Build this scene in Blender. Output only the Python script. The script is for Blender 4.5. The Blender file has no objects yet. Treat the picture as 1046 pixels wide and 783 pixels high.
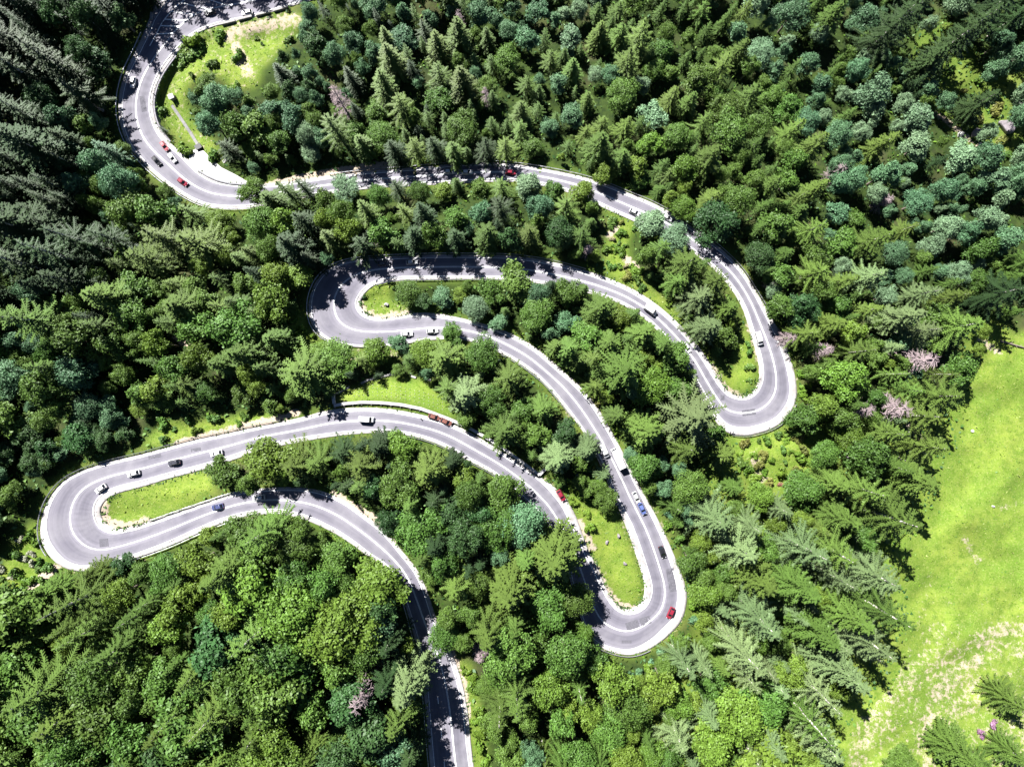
import bpy, math, random
import numpy as np

random.seed(7)
rng = np.random.default_rng(11)
C = bpy.context.scene.collection
PI = math.pi

# ------------------------------------------------------------------ camera model (photo pixels 1046 x 783)
F, CU, CV, H = 540.0, 523.0, 391.5, 190.0
SUN_EL = math.radians(41)
SHX, SHY = 0.58, -0.815            # ground direction in which shadows fall
KSH = 1 / math.tan(SUN_EL)


def zfix(u, v, z):
    d = H - z
    return ((u - CU) * d / F, -(v - CV) * d / F, z)


def proj(x, y, z):
    d = H - z
    return CU + x * F / d, CV - y * F / d


# ------------------------------------------------------------------ helpers
def mesh_obj(name, verts, faces, mats, parent=None, loc=None, fm=None, smooth=False, uv=None):
    me = bpy.data.meshes.new(name)
    me.from_pydata([tuple(map(float, p)) for p in verts], [], [tuple(map(int, f)) for f in faces])
    for m in (mats if isinstance(mats, (list, tuple)) else [mats]):
        me.materials.append(m)
    if fm is not None:
        me.polygons.foreach_set('material_index', np.asarray(fm, np.int32))
    if smooth:
        me.polygons.foreach_set('use_smooth', [True] * len(me.polygons))
    if uv is not None:
        lay = me.uv_layers.new(name='UVMap')
        li = np.empty(len(me.loops), np.int32)
        me.loops.foreach_get('vertex_index', li)
        lay.data.foreach_set('uv', np.asarray(uv, np.float32)[li].ravel())
    me.update()
    o = bpy.data.objects.new(name, me)
    C.objects.link(o)
    if parent:
        o.parent = parent
    if loc is not None:
        o.location = loc
    return o


def tag(o, label, cat, group=None, kind=None):
    if label:
        o['label'] = label
    if cat:
        o['category'] = cat
    if group:
        o['group'] = group
    if kind:
        o['kind'] = kind
    return o


def empty(name, loc=(0, 0, 0), rz=0.0):
    o = bpy.data.objects.new(name, None)
    C.objects.link(o)
    o.empty_display_size = 0.5
    o.location = loc
    o.rotation_euler = (0, 0, rz)
    return o


class MB:
    """collects shapes into one mesh"""

    def __init__(self):
        self.v, self.f, self.m = [], [], []

    def add(self, vs, fs, mi=0):
        n = len(self.v)
        self.v.extend([tuple(p) for p in vs])
        self.f.extend([tuple(i + n for i in q) for q in fs])
        self.m.extend([mi] * len(fs))

    def box(self, c, s, rz=0.0, mi=0, top=1.0):
        cx, cy, cz = c
        hx, hy, hz = s[0] / 2, s[1] / 2, s[2] / 2
        ca, sa = math.cos(rz), math.sin(rz)
        vs = []
        for dz, k in ((-hz, 1.0), (hz, top)):
            for dx, dy in ((-hx, -hy), (hx, -hy), (hx, hy), (-hx, hy)):
                x, y = dx * k, dy * k
                vs.append((cx + x * ca - y * sa, cy + x * sa + y * ca, cz + dz))
        self.add(vs, [(3, 2, 1, 0), (4, 5, 6, 7), (0, 1, 5, 4), (1, 2, 6, 5), (2, 3, 7, 6), (3, 0, 4, 7)], mi)

    def tube(self, pts, rad, n=6, mi=0, cap=True):
        pts = [np.array(p, float) for p in pts]
        rings = []
        for i, p in enumerate(pts):
            a = pts[max(i - 1, 0)]
            b = pts[min(i + 1, len(pts) - 1)]
            t = b - a
            t /= (np.linalg.norm(t) + 1e-9)
            ref = np.array((0, 0, 1.0)) if abs(t[2]) < 0.9 else np.array((1.0, 0, 0))
            x = np.cross(t, ref)
            x /= (np.linalg.norm(x) + 1e-9)
            y = np.cross(t, x)
            rings.append([p + rad[i] * (math.cos(2 * PI * k / n) * x + math.sin(2 * PI * k / n) * y) for k in range(n)])
        vs = [q for r in rings for q in r]
        fs = []
        for i in range(len(pts) - 1):
            for k in range(n):
                a, b = i * n + k, i * n + (k + 1) % n
                fs.append((a, b, b + n, a + n))
        if cap:
            fs.append(tuple(range(n))[::-1])
            fs.append(tuple((len(pts) - 1) * n + k for k in range(n)))
        self.add(vs, fs, mi)

    def build(self, name, mats, parent=None, loc=None, smooth=False):
        return mesh_obj(name, self.v, self.f, mats, parent, loc, self.m if isinstance(mats, (list, tuple)) else None, smooth)


def in_poly(U, V, poly):
    U = np.asarray(U, float)
    V = np.asarray(V, float)
    r = np.zeros(U.shape, bool)
    n = len(poly)
    for i in range(n):
        x1, y1 = poly[i]
        x2, y2 = poly[(i + 1) % n]
        if y1 == y2:
            continue
        c = ((y1 > V) != (y2 > V)) & (U < (x2 - x1) * (V - y1) / (y2 - y1) + x1)
        r ^= c
    return r


def seg_dist(U, V, line):
    d = np.full(np.shape(U), 1e9)
    for (x1, y1), (x2, y2) in zip(line[:-1], line[1:]):
        dx, dy = x2 - x1, y2 - y1
        t = np.clip(((U - x1) * dx + (V - y1) * dy) / (dx * dx + dy * dy + 1e-9), 0, 1)
        d = np.minimum(d, np.hypot(U - x1 - t * dx, V - y1 - t * dy))
    return d


def sstep(a, b, x):
    t = np.clip((x - a) / (b - a), 0, 1)
    return t * t * (3 - 2 * t)


# ------------------------------------------------------------------ materials
def newmat(name):
    m = bpy.data.materials.new(name)
    m.use_nodes = True
    nt = m.node_tree
    return m, nt, nt.nodes['Principled BSDF']


def N(nt, typ, **kw):
    n = nt.nodes.new(typ)
    for k, v in kw.items():
        if k.startswith('i_'):
            n.inputs[k[2:].replace('_', ' ')].default_value = v
        else:
            setattr(n, k, v)
    return n


def mixc(nt, fac, a, b, blend='MIX'):
    n = nt.nodes.new('ShaderNodeMix')
    n.data_type = 'RGBA'
    n.blend_type = blend
    for s, val in ((0, fac), (6, a), (7, b)):
        if hasattr(val, 'links') or hasattr(val, 'is_linked'):
            nt.links.new(val, n.inputs[s])
        elif isinstance(val, (int, float)):
            n.inputs[s].default_value = val
        else:
            n.inputs[s].default_value = (*val, 1) if len(val) == 3 else val
    return n.outputs[2]


def ramp(nt, src, pts, interp='LINEAR'):
    r = nt.nodes.new('ShaderNodeValToRGB')
    r.color_ramp.interpolation = interp
    e = r.color_ramp.elements
    while len(e) < len(pts):
        e.new(0.5)
    for k, (p, c) in enumerate(pts):
        e[k].position = p
        e[k].color = (c, c, c, 1) if isinstance(c, (int, float)) else (*c, 1)
    nt.links.new(src, r.inputs[0])
    return r.outputs[0]


def noise(nt, vec, scale, detail=4, rough=0.55, dist=0.0):
    n = N(nt, 'ShaderNodeTexNoise')
    n.inputs['Scale'].default_value = scale
    n.inputs['Detail'].default_value = detail
    n.inputs['Roughness'].default_value = rough
    n.inputs['Distortion'].default_value = dist
    if vec is not None:
        nt.links.new(vec, n.inputs['Vector'])
    return n.outputs['Fac']


def bump(nt, b, h, strength=0.5, dist=0.1):
    n = N(nt, 'ShaderNodeBump')
    n.inputs['Strength'].default_value = strength
    n.inputs['Distance'].default_value = dist
    nt.links.new(h, n.inputs['Height'])
    nt.links.new(n.outputs[0], b.inputs['Normal'])


def plain(name, col, rough=0.6, metal=0.0, var=0.25, scale=3.0, spec=0.4):
    m, nt, b = newmat(name)
    tc = N(nt, 'ShaderNodeTexCoord')
    f = noise(nt, tc.outputs['Object'], scale)
    lo = tuple(c * (1 - var) for c in col)
    hi = tuple(min(1, c * (1 + var)) for c in col)
    c = mixc(nt, ramp(nt, f, [(0.3, 0.0), (0.7, 1.0)]), lo, hi)
    nt.links.new(c, b.inputs['Base Color'])
    b.inputs['Roughness'].default_value = rough
    b.inputs['Metallic'].default_value = metal
    b.inputs['Specular IOR Level'].default_value = spec
    return m


def leafmat(name, col, trans=0.15, var=0.35, hue=0.012):
    m, nt, b = newmat(name)
    tc = N(nt, 'ShaderNodeTexCoord')
    oi = N(nt, 'ShaderNodeObjectInfo')
    add = N(nt, 'ShaderNodeVectorMath', operation='ADD')
    nt.links.new(tc.outputs['Object'], add.inputs[0])
    nt.links.new(oi.outputs['Location'], add.inputs[1])
    f = noise(nt, add.outputs[0], 0.55, 4, 0.7)
    f2 = noise(nt, add.outputs[0], 3.0, 2)
    c = mixc(nt, ramp(nt, f, [(0.32, 0.0), (0.68, 1.0)]), tuple(x * (1 - var) for x in col), tuple(x * (1 + var) for x in col))
    c = mixc(nt, ramp(nt, f2, [(0.4, 0.0), (0.75, 0.3)]), c, (col[0] * 1.5, col[1] * 1.45, col[2] * 1.3))
    hs = N(nt, 'ShaderNodeHueSaturation')
    mr = N(nt, 'ShaderNodeMapRange')
    mr.inputs['To Min'].default_value = 0.5 - hue
    mr.inputs['To Max'].default_value = 0.5 + hue * 1.2
    nt.links.new(oi.outputs['Random'], mr.inputs['Value'])
    nt.links.new(mr.outputs[0], hs.inputs['Hue'])
    m2 = N(nt, 'ShaderNodeMapRange')
    m2.inputs['To Min'].default_value = 0.75
    m2.inputs['To Max'].default_value = 1.25
    mul = N(nt, 'ShaderNodeMath', operation='MULTIPLY')
    mul.inputs[1].default_value = 7.31
    fr = N(nt, 'ShaderNodeMath', operation='FRACT')
    nt.links.new(oi.outputs['Random'], mul.inputs[0])
    nt.links.new(mul.outputs[0], fr.inputs[0])
    nt.links.new(fr.outputs[0], m2.inputs['Value'])
    nt.links.new(m2.outputs[0], hs.inputs['Value'])
    nt.links.new(c, hs.inputs['Color'])
    b.inputs['Roughness'].default_value = 0.55
    b.inputs['Specular IOR Level'].default_value = 0.25
    nt.links.new(hs.outputs[0], b.inputs['Base Color'])
    tr = N(nt, 'ShaderNodeBsdfTranslucent')
    nt.links.new(hs.outputs[0], tr.inputs['Color'])
    mx = N(nt, 'ShaderNodeMixShader')
    mx.inputs[0].default_value = trans
    nt.links.new(b.outputs[0], mx.inputs[1])
    nt.links.new(tr.outputs[0], mx.inputs[2])
    nt.links.new(mx.outputs[0], nt.nodes['Material Output'].inputs['Surface'])
    return m


SPR = {
    'dark green': leafmat('needles_dark', (0.024, 0.047, 0.014), 0.07),
    'olive green': leafmat('needles_olive', (0.071, 0.117, 0.022), 0.10),
    'blue-green': leafmat('needles_blue', (0.044, 0.098, 0.048), 0.08),
    'pale olive': leafmat('needles_pale', (0.108, 0.156, 0.062), 0.10),
}
BRD = {
    'mid green': leafmat('leaves_mid', (0.065, 0.125, 0.021), 0.15),
    'yellow-green': leafmat('leaves_yellow', (0.088, 0.150, 0.020), 0.17),
    'blue-green': leafmat('leaves_blue', (0.066, 0.142, 0.066), 0.15),
    'dark green': leafmat('leaves_dark', (0.032, 0.074, 0.021), 0.12),
    'pale green': leafmat('leaves_pale', (0.125, 0.205, 0.108), 0.15),
}
BUSHM = {
    'bright green': leafmat('bush_bright', (0.090, 0.160, 0.018), 0.25),
    'mid green': BRD['mid green'],
    'blue-green': BRD['blue-green'],
    'olive green': leafmat('bush_olive', (0.12, 0.13, 0.03), 0.2),
    'pink flowering': leafmat('bush_pink', (0.22, 0.12, 0.19), 0.15),
    'dry rust-red': leafmat('bush_rust', (0.17, 0.075, 0.055), 0.1),
    'dry straw-coloured': leafmat('bush_straw', (0.19, 0.17, 0.09), 0.1),
    'whitish': leafmat('bush_white', (0.26, 0.27, 0.19), 0.15),
}
M_BARK = plain('bark', (0.16, 0.13, 0.11), 0.9, scale=4)
M_BARKP = plain('bark_pale', (0.42, 0.38, 0.35), 0.9, scale=4)
M_DEAD = plain('dead_wood', (0.225, 0.175, 0.18), 0.9, scale=2)
M_CONC = plain('concrete', (0.26, 0.25, 0.245), 0.85, var=0.2, scale=1.5)
M_WCONC = plain('pale_concrete', (0.40, 0.39, 0.38), 0.85, var=0.1, scale=1.5)
M_GUT = plain('gutter_concrete', (0.17, 0.165, 0.165), 0.9, var=0.25, scale=2.0)
M_STONE = plain('wall_stone', (0.20, 0.19, 0.21), 0.9, var=0.35, scale=1.2)
M_ROCK = plain('rock', (0.21, 0.185, 0.20), 0.9, var=0.3, scale=1.0)
M_STEEL = plain('galvanised_steel', (0.34, 0.34, 0.36), 0.45, 0.6, var=0.2)
M_POST = plain('post_steel', (0.10, 0.10, 0.11), 0.6, 0.4)
M_GLASS, _nt, _b = newmat('car_glass')
_b.inputs['Base Color'].default_value = (0.012, 0.014, 0.018, 1)
_b.inputs['Roughness'].default_value = 0.06
M_TYRE = plain('tyre_rubber', (0.02, 0.02, 0.02), 0.85)
M_RIM = plain('wheel_rim', (0.4, 0.4, 0.42), 0.35, 0.8)
M_LAMP = plain('headlamp_glass', (0.75, 0.75, 0.78), 0.15)
M_TAIL = plain('tail_lamp', (0.35, 0.02, 0.02), 0.25)
M_TRIM = plain('black_trim', (0.03, 0.03, 0.032), 0.6)


def paint(name, col, rough=0.25):
    m, nt, b = newmat(name)
    tc = N(nt, 'ShaderNodeTexCoord')
    f = noise(nt, tc.outputs['Object'], 2.0, 3)
    c = mixc(nt, ramp(nt, f, [(0.35, 0.0), (0.7, 1.0)]), tuple(x * 0.93 for x in col), col)
    nt.links.new(c, b.inputs['Base Color'])
    b.inputs['Roughness'].default_value = rough
    b.inputs['Coat Weight'].default_value = 0.4
    b.inputs['Coat Roughness'].default_value = 0.06
    return m


PAINT = {
    'white': paint('paint_white', (0.62, 0.62, 0.63)),
    'black': paint('paint_black', (0.015, 0.015, 0.018)),
    'dark grey': paint('paint_dark_grey', (0.05, 0.05, 0.06)),
    'silver': paint('paint_silver', (0.42, 0.42, 0.43)),
    'red': paint('paint_red', (0.20, 0.017, 0.033)),
    'pale red': paint('paint_pale_red', (0.34, 0.09, 0.10)),
    'orange-red': paint('paint_orange', (0.17, 0.07, 0.055)),
    'blue': paint('paint_blue', (0.08, 0.11, 0.27)),
    'navy blue': paint('paint_navy', (0.05, 0.06, 0.14)),
}


def white_line_mat():
    m, nt, b = newmat('road_paint')
    tc = N(nt, 'ShaderNodeTexCoord')
    f = noise(nt, tc.outputs['Object'], 1.7, 6, 0.7)
    c = mixc(nt, ramp(nt, f, [(0.30, 0.0), (0.5, 1.0)]), (0.42, 0.41, 0.42), (0.80, 0.80, 0.79))
    nt.links.new(c, b.inputs['Base Color'])
    b.inputs['Roughness'].default_value = 0.7
    return m


M_LINE = white_line_mat()


def shoulder_mat():
    m, nt, b = newmat('pale_shoulder')
    tc = N(nt, 'ShaderNodeTexCoord')
    f = noise(nt, tc.outputs['Object'], 0.35, 6, 0.7)
    g = noise(nt, tc.outputs['Object'], 4.0, 3, 0.6)
    c = mixc(nt, ramp(nt, f, [(0.35, 0.0), (0.62, 1.0)]), (0.235, 0.218, 0.210), (0.385, 0.365, 0.365))
    c = mixc(nt, ramp(nt, g, [(0.5, 0.0), (0.8, 0.45)]), c, (0.20, 0.18, 0.165))
    nt.links.new(c, b.inputs['Base Color'])
    b.inputs['Roughness'].default_value = 0.9
    bump(nt, b, g, 0.4, 0.05)
    return m


M_SHOULDER = shoulder_mat()


def asphalt_mat():
    m, nt, b = newmat('worn_asphalt')
    uvn = N(nt, 'ShaderNodeUVMap')
    sep = N(nt, 'ShaderNodeSeparateXYZ')
    nt.links.new(uvn.outputs[0], sep.inputs[0])
    tc = N(nt, 'ShaderNodeTexCoord')
    # wear across the carriageway: dark polished wheel lanes, paler margins (u: 0..1 across)
    wob = noise(nt, tc.outputs['Object'], 0.06, 3)
    ma = N(nt, 'ShaderNodeMath', operation='MULTIPLY_ADD')
    ma.inputs[1].default_value = 0.10
    nt.links.new(wob, ma.inputs[0])
    sub = N(nt, 'ShaderNodeMath', operation='SUBTRACT')
    sub.inputs[1].default_value = 0.05
    nt.links.new(sep.outputs[0], sub.inputs[0])
    nt.links.new(sub.outputs[0], ma.inputs[2])
    wear = ramp(nt, ma.outputs[0], [(0.0, 0.95), (0.09, 0.62), (0.17, 0.28), (0.25, 0.12), (0.33, 0.25), (0.42, 0.62), (0.5, 0.85),
                                    (0.58, 0.62), (0.67, 0.25), (0.75, 0.12), (0.83, 0.28), (0.91, 0.62), (1.0, 0.95)])
    # streaks along the road
    mp = N(nt, 'ShaderNodeMapping')
    mp.inputs['Scale'].default_value = (16, 0.035, 1)
    nt.links.new(uvn.outputs[0], mp.inputs['Vector'])
    st = noise(nt, mp.outputs[0], 1.0, 5, 0.65)
    big = noise(nt, tc.outputs['Object'], 0.09, 5, 0.65)
    fine = noise(nt, tc.outputs['Object'], 6.0, 2)
    c = mixc(nt, wear, (0.096, 0.090, 0.116), (0.240, 0.227, 0.264))
    c = mixc(nt, ramp(nt, st, [(0.32, 0.75), (0.60, 0.0)]), c, (0.088, 0.085, 0.104))
    c = mixc(nt, ramp(nt, big, [(0.40, 0.0), (0.66, 0.55)]), c, (0.215, 0.206, 0.226))
    c = mixc(nt, ramp(nt, fine, [(0.35, 0.3), (0.7, 0.0)]), c, (0.11, 0.106, 0.125))
    nt.links.new(c, b.inputs['Base Color'])
    b.inputs['Roughness'].default_value = 0.85
    b.inputs['Specular IOR Level'].default_value = 0.25
    return m


M_ASPH = asphalt_mat()
M_PATCH = plain('asphalt_patch', (0.095, 0.092, 0.108), 0.9, var=0.2, scale=2.0, spec=0.2)


def ground_mat():
    m, nt, b = newmat('hillside_ground')
    tc = N(nt, 'ShaderNodeTexCoord')
    P = tc.outputs['Object']
    at = N(nt, 'ShaderNodeAttribute', attribute_name='meadow')
    ad = N(nt, 'ShaderNodeAttribute', attribute_name='dirt')
    f1 = noise(nt, P, 0.045, 6, 0.65)
    f2 = noise(nt, P, 0.35, 6, 0.7)
    f3 = noise(nt, P, 1.9, 4, 0.7)
    forest = mixc(nt, ramp(nt, f2, [(0.35, 0.0), (0.65, 1.0)]), (0.014, 0.025, 0.008), (0.036, 0.058, 0.012))
    forest = mixc(nt, ramp(nt, f1, [(0.52, 0.0), (0.70, 0.6)]), forest, (0.075, 0.062, 0.035))
    grass = mixc(nt, ramp(nt, f1, [(0.38, 0.0), (0.60, 1.0)]), (0.088, 0.150, 0.019), (0.150, 0.200, 0.030))
    grass = mixc(nt, ramp(nt, f2, [(0.44, 0.0), (0.62, 0.85)]), grass, (0.070, 0.125, 0.013))
    grass = mixc(nt, ramp(nt, f3, [(0.50, 0.0), (0.68, 0.7)]), grass, (0.205, 0.225, 0.070))
    c = mixc(nt, at.outputs['Fac'], forest, grass)
    # bare earth broken up by noise
    s = N(nt, 'ShaderNodeMath', operation='ADD')
    nt.links.new(ad.outputs['Fac'], s.inputs[0])
    f4 = noise(nt, P, 0.55, 7, 0.75)
    nt.links.new(f4, s.inputs[1])
    k = ramp(nt, s.outputs[0], [(0.93, 0.0), (1.06, 1.0)])
    s.use_clamp = False
    half = N(nt, 'ShaderNodeMath', operation='MULTIPLY')
    half.inputs[1].default_value = 1.0
    nt.links.new(s.outputs[0], half.inputs[0])
    mr = N(nt, 'ShaderNodeMapRange')
    mr.inputs['From Min'].default_value = 0.80
    mr.inputs['From Max'].default_value = 0.93
    nt.links.new(s.outputs[0], mr.inputs['Value'])
    earth = mixc(nt, f3, (0.25, 0.195, 0.14), (0.41, 0.345, 0.28))
    c = mixc(nt, mr.outputs[0], c, earth)
    nt.links.new(c, b.inputs['Base Color'])
    b.inputs['Roughness'].default_value = 0.95
    b.inputs['Specular IOR Level'].default_value = 0.1
    bump(nt, b, f3, 0.6, 0.25)
    return m


M_GROUND = ground_mat()

# ------------------------------------------------------------------ road edges traced on the ground: (A u, A v, B u, B v)
PAIRS = [
    (345, -47, 345, -8), (262, -28, 262, 17), (185, -14, 222, 26), (157, 12, 202, 34), (148, 30, 188, 46), (138, 52, 173, 64), (127, 75, 163, 80),
    (121, 100, 157, 98), (122, 125, 157, 115), (130, 147, 163, 132), (142, 163, 173, 145), (156, 177, 188, 158), (175, 192, 203, 174),
    (196, 205, 220, 184), (218, 212, 237, 187), (250, 213, 256, 188), (285, 207, 284, 187), (325, 200, 324, 181), (375, 193, 370, 175),
    (425, 190, 420, 171), (480, 187, 477, 166), (530, 186, 525, 167), (575, 195, 583, 177), (605, 207, 618, 187), (629, 218, 645, 198),
    (652, 228, 667, 207), (680, 240, 692, 221), (705, 256, 716, 238), (728, 274, 737, 254), (747, 295, 758, 275), (759, 316, 774, 300),
    (766, 338, 787, 322), (773, 362, 801, 348), (776, 380, 811, 378), (774, 392, 814, 402), (769, 400, 809, 419), (762, 404, 797, 433),
    (755, 404.5, 780, 441), (748, 402, 760, 445), (742, 398, 740, 440), (737, 391, 724, 419), (730, 379, 712, 396), (717, 358, 698, 370),
    (697, 334, 679, 346), (675, 314, 659, 326), (650, 297, 637, 312), (624, 285, 614, 303), (598, 276, 590, 297), (564, 267, 558, 291),
    (524, 261, 522, 286), (480, 260, 478, 285), (440, 260, 440, 285.5), (400, 261.5, 405, 286.5), (365, 264, 385, 290.5), (345, 269, 375, 297),
    (329, 279, 370, 304), (319, 294, 368, 310), (315, 312, 370, 316), (318, 331, 376, 321.5), (329, 344, 387, 325), (348, 352, 402, 324),
    (377, 355, 418, 320.5), (405, 352.5, 432, 319), (438, 347.5, 449, 320.5), (464, 346.5, 472, 325), (486, 350, 499, 332), (507, 358.5, 523, 341),
    (530, 371, 549, 356), (549, 385, 572, 376), (562, 398, 592, 394), (576, 415, 609, 414), (590, 433, 624, 439), (604, 454, 639, 467),
    (618, 482, 654, 497), (631, 517, 670, 526), (643, 547, 683, 553), (653, 577, 695, 583), (658, 595, 701, 602), (658, 607, 701, 618),
    (654, 616, 696, 634), (648, 620.5, 684, 648), (641, 622, 667, 661), (634, 620, 645, 669), (628, 615, 622, 665), (622, 606, 604, 654),
    (617, 595, 591, 626), (611, 581, 584, 600), (603, 566, 578, 575), (597, 551, 570, 553), (590, 531, 559, 536), (580, 512, 546, 520),
    (566, 497, 533, 508), (549, 485, 520, 497), (524, 468, 504, 484), (496, 450.5, 480, 471), (465, 434, 453, 456), (437, 425, 426, 446.5),
    (402, 418, 396, 442), (369, 416, 367, 443), (337, 418.5, 339, 446), (304, 427, 309, 451), (262, 435, 270, 459), (230, 442, 238, 470),
    (200, 448, 206, 480), (170, 456, 172, 489), (140, 464, 146, 497), (112, 470.5, 126, 502), (85, 479, 113, 507), (65, 490, 106, 513),
    (51, 506, 103, 519), (43, 525, 103, 525), (41, 545, 105, 531), (47, 563, 109, 536), (62, 578, 116, 539.5), (83, 583.5, 124, 540),
    (108, 579, 133, 538), (135, 571, 146, 534.5), (175, 557, 170, 526), (222, 536, 205, 514), (255, 527, 245, 501.5), (285, 525, 284, 497.5),
    (312, 531, 319, 499), (337, 542, 348, 509), (357, 554, 373, 526), (376, 568, 393, 542), (393, 579, 412, 564), (404, 593, 427, 583),
    (412, 612, 437, 605), (420, 640, 446, 632), (427, 668, 459, 660), (432, 700, 471, 692), (435, 735, 478, 728), (438, 770, 482, 768),
    (442, 812, 488, 810), (448, 870, 496, 868),
]
NP_ = len(PAIRS)
PA = np.array(PAIRS, float)
SUB = 10


def catmull(P, sub):
    n = len(P)
    out = []
    for i in range(n - 1):
        p0, p1, p2, p3 = P[max(i - 1, 0)], P[i], P[i + 1], P[min(i + 2, n - 1)]
        for k in range(sub):
            t = k / sub
            out.append(0.5 * ((2 * p1) + (-p0 + p2) * t + (2 * p0 - 5 * p1 + 4 * p2 - p3) * t * t + (-p0 + 3 * p1 - 3 * p2 + p3) * t ** 3))
    out.append(P[-1])
    return np.array(out)


ST = catmull(PA, SUB)                    # fine stations
# light smoothing keeps the traced edges but removes the wobble of hand-traced points
for _ in range(6):
    ST[1:-1] = 0.25 * ST[:-2] + 0.5 * ST[1:-1] + 0.25 * ST[2:]
NS = len(ST)
SID = np.arange(NS) / SUB                # station number of each fine station
CTR = (ST[:, :2] + ST[:, 2:]) / 2
HW = np.hypot(ST[:, 0] - ST[:, 2], ST[:, 1] - ST[:, 3]) / 2
ARC = np.concatenate([[0], np.cumsum(np.hypot(*np.diff(CTR, axis=0).T))])
ROADZ = -16 + 34 * (ARC / ARC[-1])

# ------------------------------------------------------------------ terrain height over the traced plan
_idx = np.arange(0, NS, 4)
SU, SV, SZ, SH = CTR[_idx, 0], CTR[_idx, 1], ROADZ[_idx], HW[_idx]
_A = np.c_[np.ones(len(SU)), SU - CU, SV - CV]
PLANE = np.linalg.lstsq(_A, SZ, rcond=None)[0]
PLANE[1] -= 0.012                        # the meadow side lies lower
LOOP_DIP = [(157, 98), (163, 80), (173, 64), (188, 46), (222, 30), (300, 18), (330, 60), (280, 120), (262, 160), (235, 168), (205, 158), (173, 145), (163, 132), (157, 115)]
WALLINE = [(182, 52), (173, 64), (163, 80), (158, 98), (158, 112), (164, 132)]


def hash_noise(u, v, s, seed):
    u = u / s
    v = v / s
    iu = np.floor(u).astype(int)
    iv = np.floor(v).astype(int)
    fu = u - iu
    fv = v - iv
    fu = fu * fu * (3 - 2 * fu)
    fv = fv * fv * (3 - 2 * fv)

    def h(a, b):
        x = np.sin(a * 127.1 + b * 311.7 + seed * 74.7) * 43758.5453
        return x - np.floor(x)
    return (h(iu, iv) * (1 - fu) + h(iu + 1, iv) * fu) * (1 - fv) + (h(iu, iv + 1) * (1 - fu) + h(iu + 1, iv + 1) * fu) * fv


def zfun(u, v, rough=True):
    u = np.atleast_1d(np.asarray(u, float))
    v = np.atleast_1d(np.asarray(v, float))
    out = np.empty(len(u))
    for s in range(0, len(u), 4000):
        a, b = u[s:s + 4000], v[s:s + 4000]
        pl = PLANE[0] + PLANE[1] * (a - CU) + PLANE[2] * (b - CV)
        pl = np.clip(pl, -45, 45)
        ps = PLANE[0] + PLANE[1] * (SU - CU) + PLANE[2] * (SV - CV)
        d = np.hypot(a[:, None] - SU, b[:, None] - SV)
        e = np.maximum(d - SH, 0) + 2.0
        w = SH * e ** -4.0
        wp = 25 * 55.0 ** -4
        z = pl + (w @ (SZ - ps)) / (w.sum(1) + wp)
        if rough:
            em = (d - SH).min(1)
            dip = in_poly(a, b, LOOP_DIP) * sstep(55, 12, seg_dist(a, b, WALLINE)) * sstep(1.5, 8, em)
            z = z - 1.9 * dip
            k = sstep(3, 28, em)
            z = z + k * ((hash_noise(a, b, 38, 1) - .5) * 3.4 + (hash_noise(a, b, 13, 2) - .5) * 1.1)
        out[s:s + 4000] = z
    return out


def z1(u, v):
    return float(zfun([u], [v])[0])


def world(u, v, dz=0.0):
    z = z1(u, v)
    return zfix(u, v, z + dz)


def worlds(uv, dz=0.0):
    uv = np.asarray(uv, float)
    z = zfun(uv[:, 0], uv[:, 1]) + dz
    d = H - z
    return np.c_[(uv[:, 0] - CU) * d / F, -(uv[:, 1] - CV) * d / F, z]


# ------------------------------------------------------------------ masks (2 px cells over the frame with a margin)
MU0, MV0, CELL = -120, -120, 2
MW, MH = (1046 + 240) // CELL, (783 + 240) // CELL
gu, gv = np.meshgrid(MU0 + (np.arange(MW) + .5) * CELL, MV0 + (np.arange(MH) + .5) * CELL)


def look(mask, u, v):
    iu = np.clip(((np.asarray(u) - MU0) / CELL).astype(int), 0, MW - 1)
    iv = np.clip(((np.asarray(v) - MV0) / CELL).astype(int), 0, MH - 1)
    return mask[iv, iu]


road_mask = np.zeros((MH, MW), bool)
for t in np.linspace(0, 1, 60):
    p = ST[:, :2] * (1 - t) + ST[:, 2:] * t
    q = (p[1:] + p[:-1]) / 2
    for pp in (p, q):
        iu = ((pp[:, 0] - MU0) / CELL).astype(int)
        iv = ((pp[:, 1] - MV0) / CELL).astype(int)
        ok = (iu >= 0) & (iu < MW) & (iv >= 0) & (iv < MH)
        road_mask[iv[ok], iu[ok]] = True

LAYBY = [(192, 156), (200, 152), (208, 154), (216, 162), (226, 171), (240, 178), (252, 185), (256, 187), (248, 189), (236, 188), (220, 184), (206, 176), (194, 166)]
TOPLAY = [(150, 32), (152, 22), (158, 8), (162, -6), (168, -25), (260, -40), (262, -24), (210, -8), (180, 6), (160, 26)]
MEADOW = [(1070, 330), (1012, 350), (990, 398), (985, 452), (962, 476), (960, 524), (940, 545), (924, 562), (932, 600), (933, 636), (916, 690), (898, 714), (874, 735), (866, 765), (862, 810), (1070, 810)]
G1 = [(166, 100), (178, 72), (200, 38), (265, 21), (312, 12), (300, 40), (268, 72), (262, 92), (238, 92), (224, 78), (206, 74), (190, 92), (194, 120), (222, 150), (232, 166), (212, 156), (195, 150), (172, 130), (163, 112)]
G2 = [(368, 303), (380, 291), (402, 289), (398, 306), (414, 314), (418, 320), (405, 323), (388, 325), (372, 318)]
G3 = [(624, 219), (650, 230), (640, 250), (648, 272), (668, 296), (700, 326), (728, 362), (740, 388), (725, 370), (700, 336), (655, 297), (622, 281), (616, 262), (622, 240)]
G4 = [(758, 330), (768, 355), (773, 385), (760, 400), (744, 396), (735, 380), (748, 375)]
G5 = [(345, 410), (352, 398), (372, 391), (390, 386), (412, 384), (438, 389), (452, 400), (470, 428), (440, 419), (402, 409)]
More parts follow.
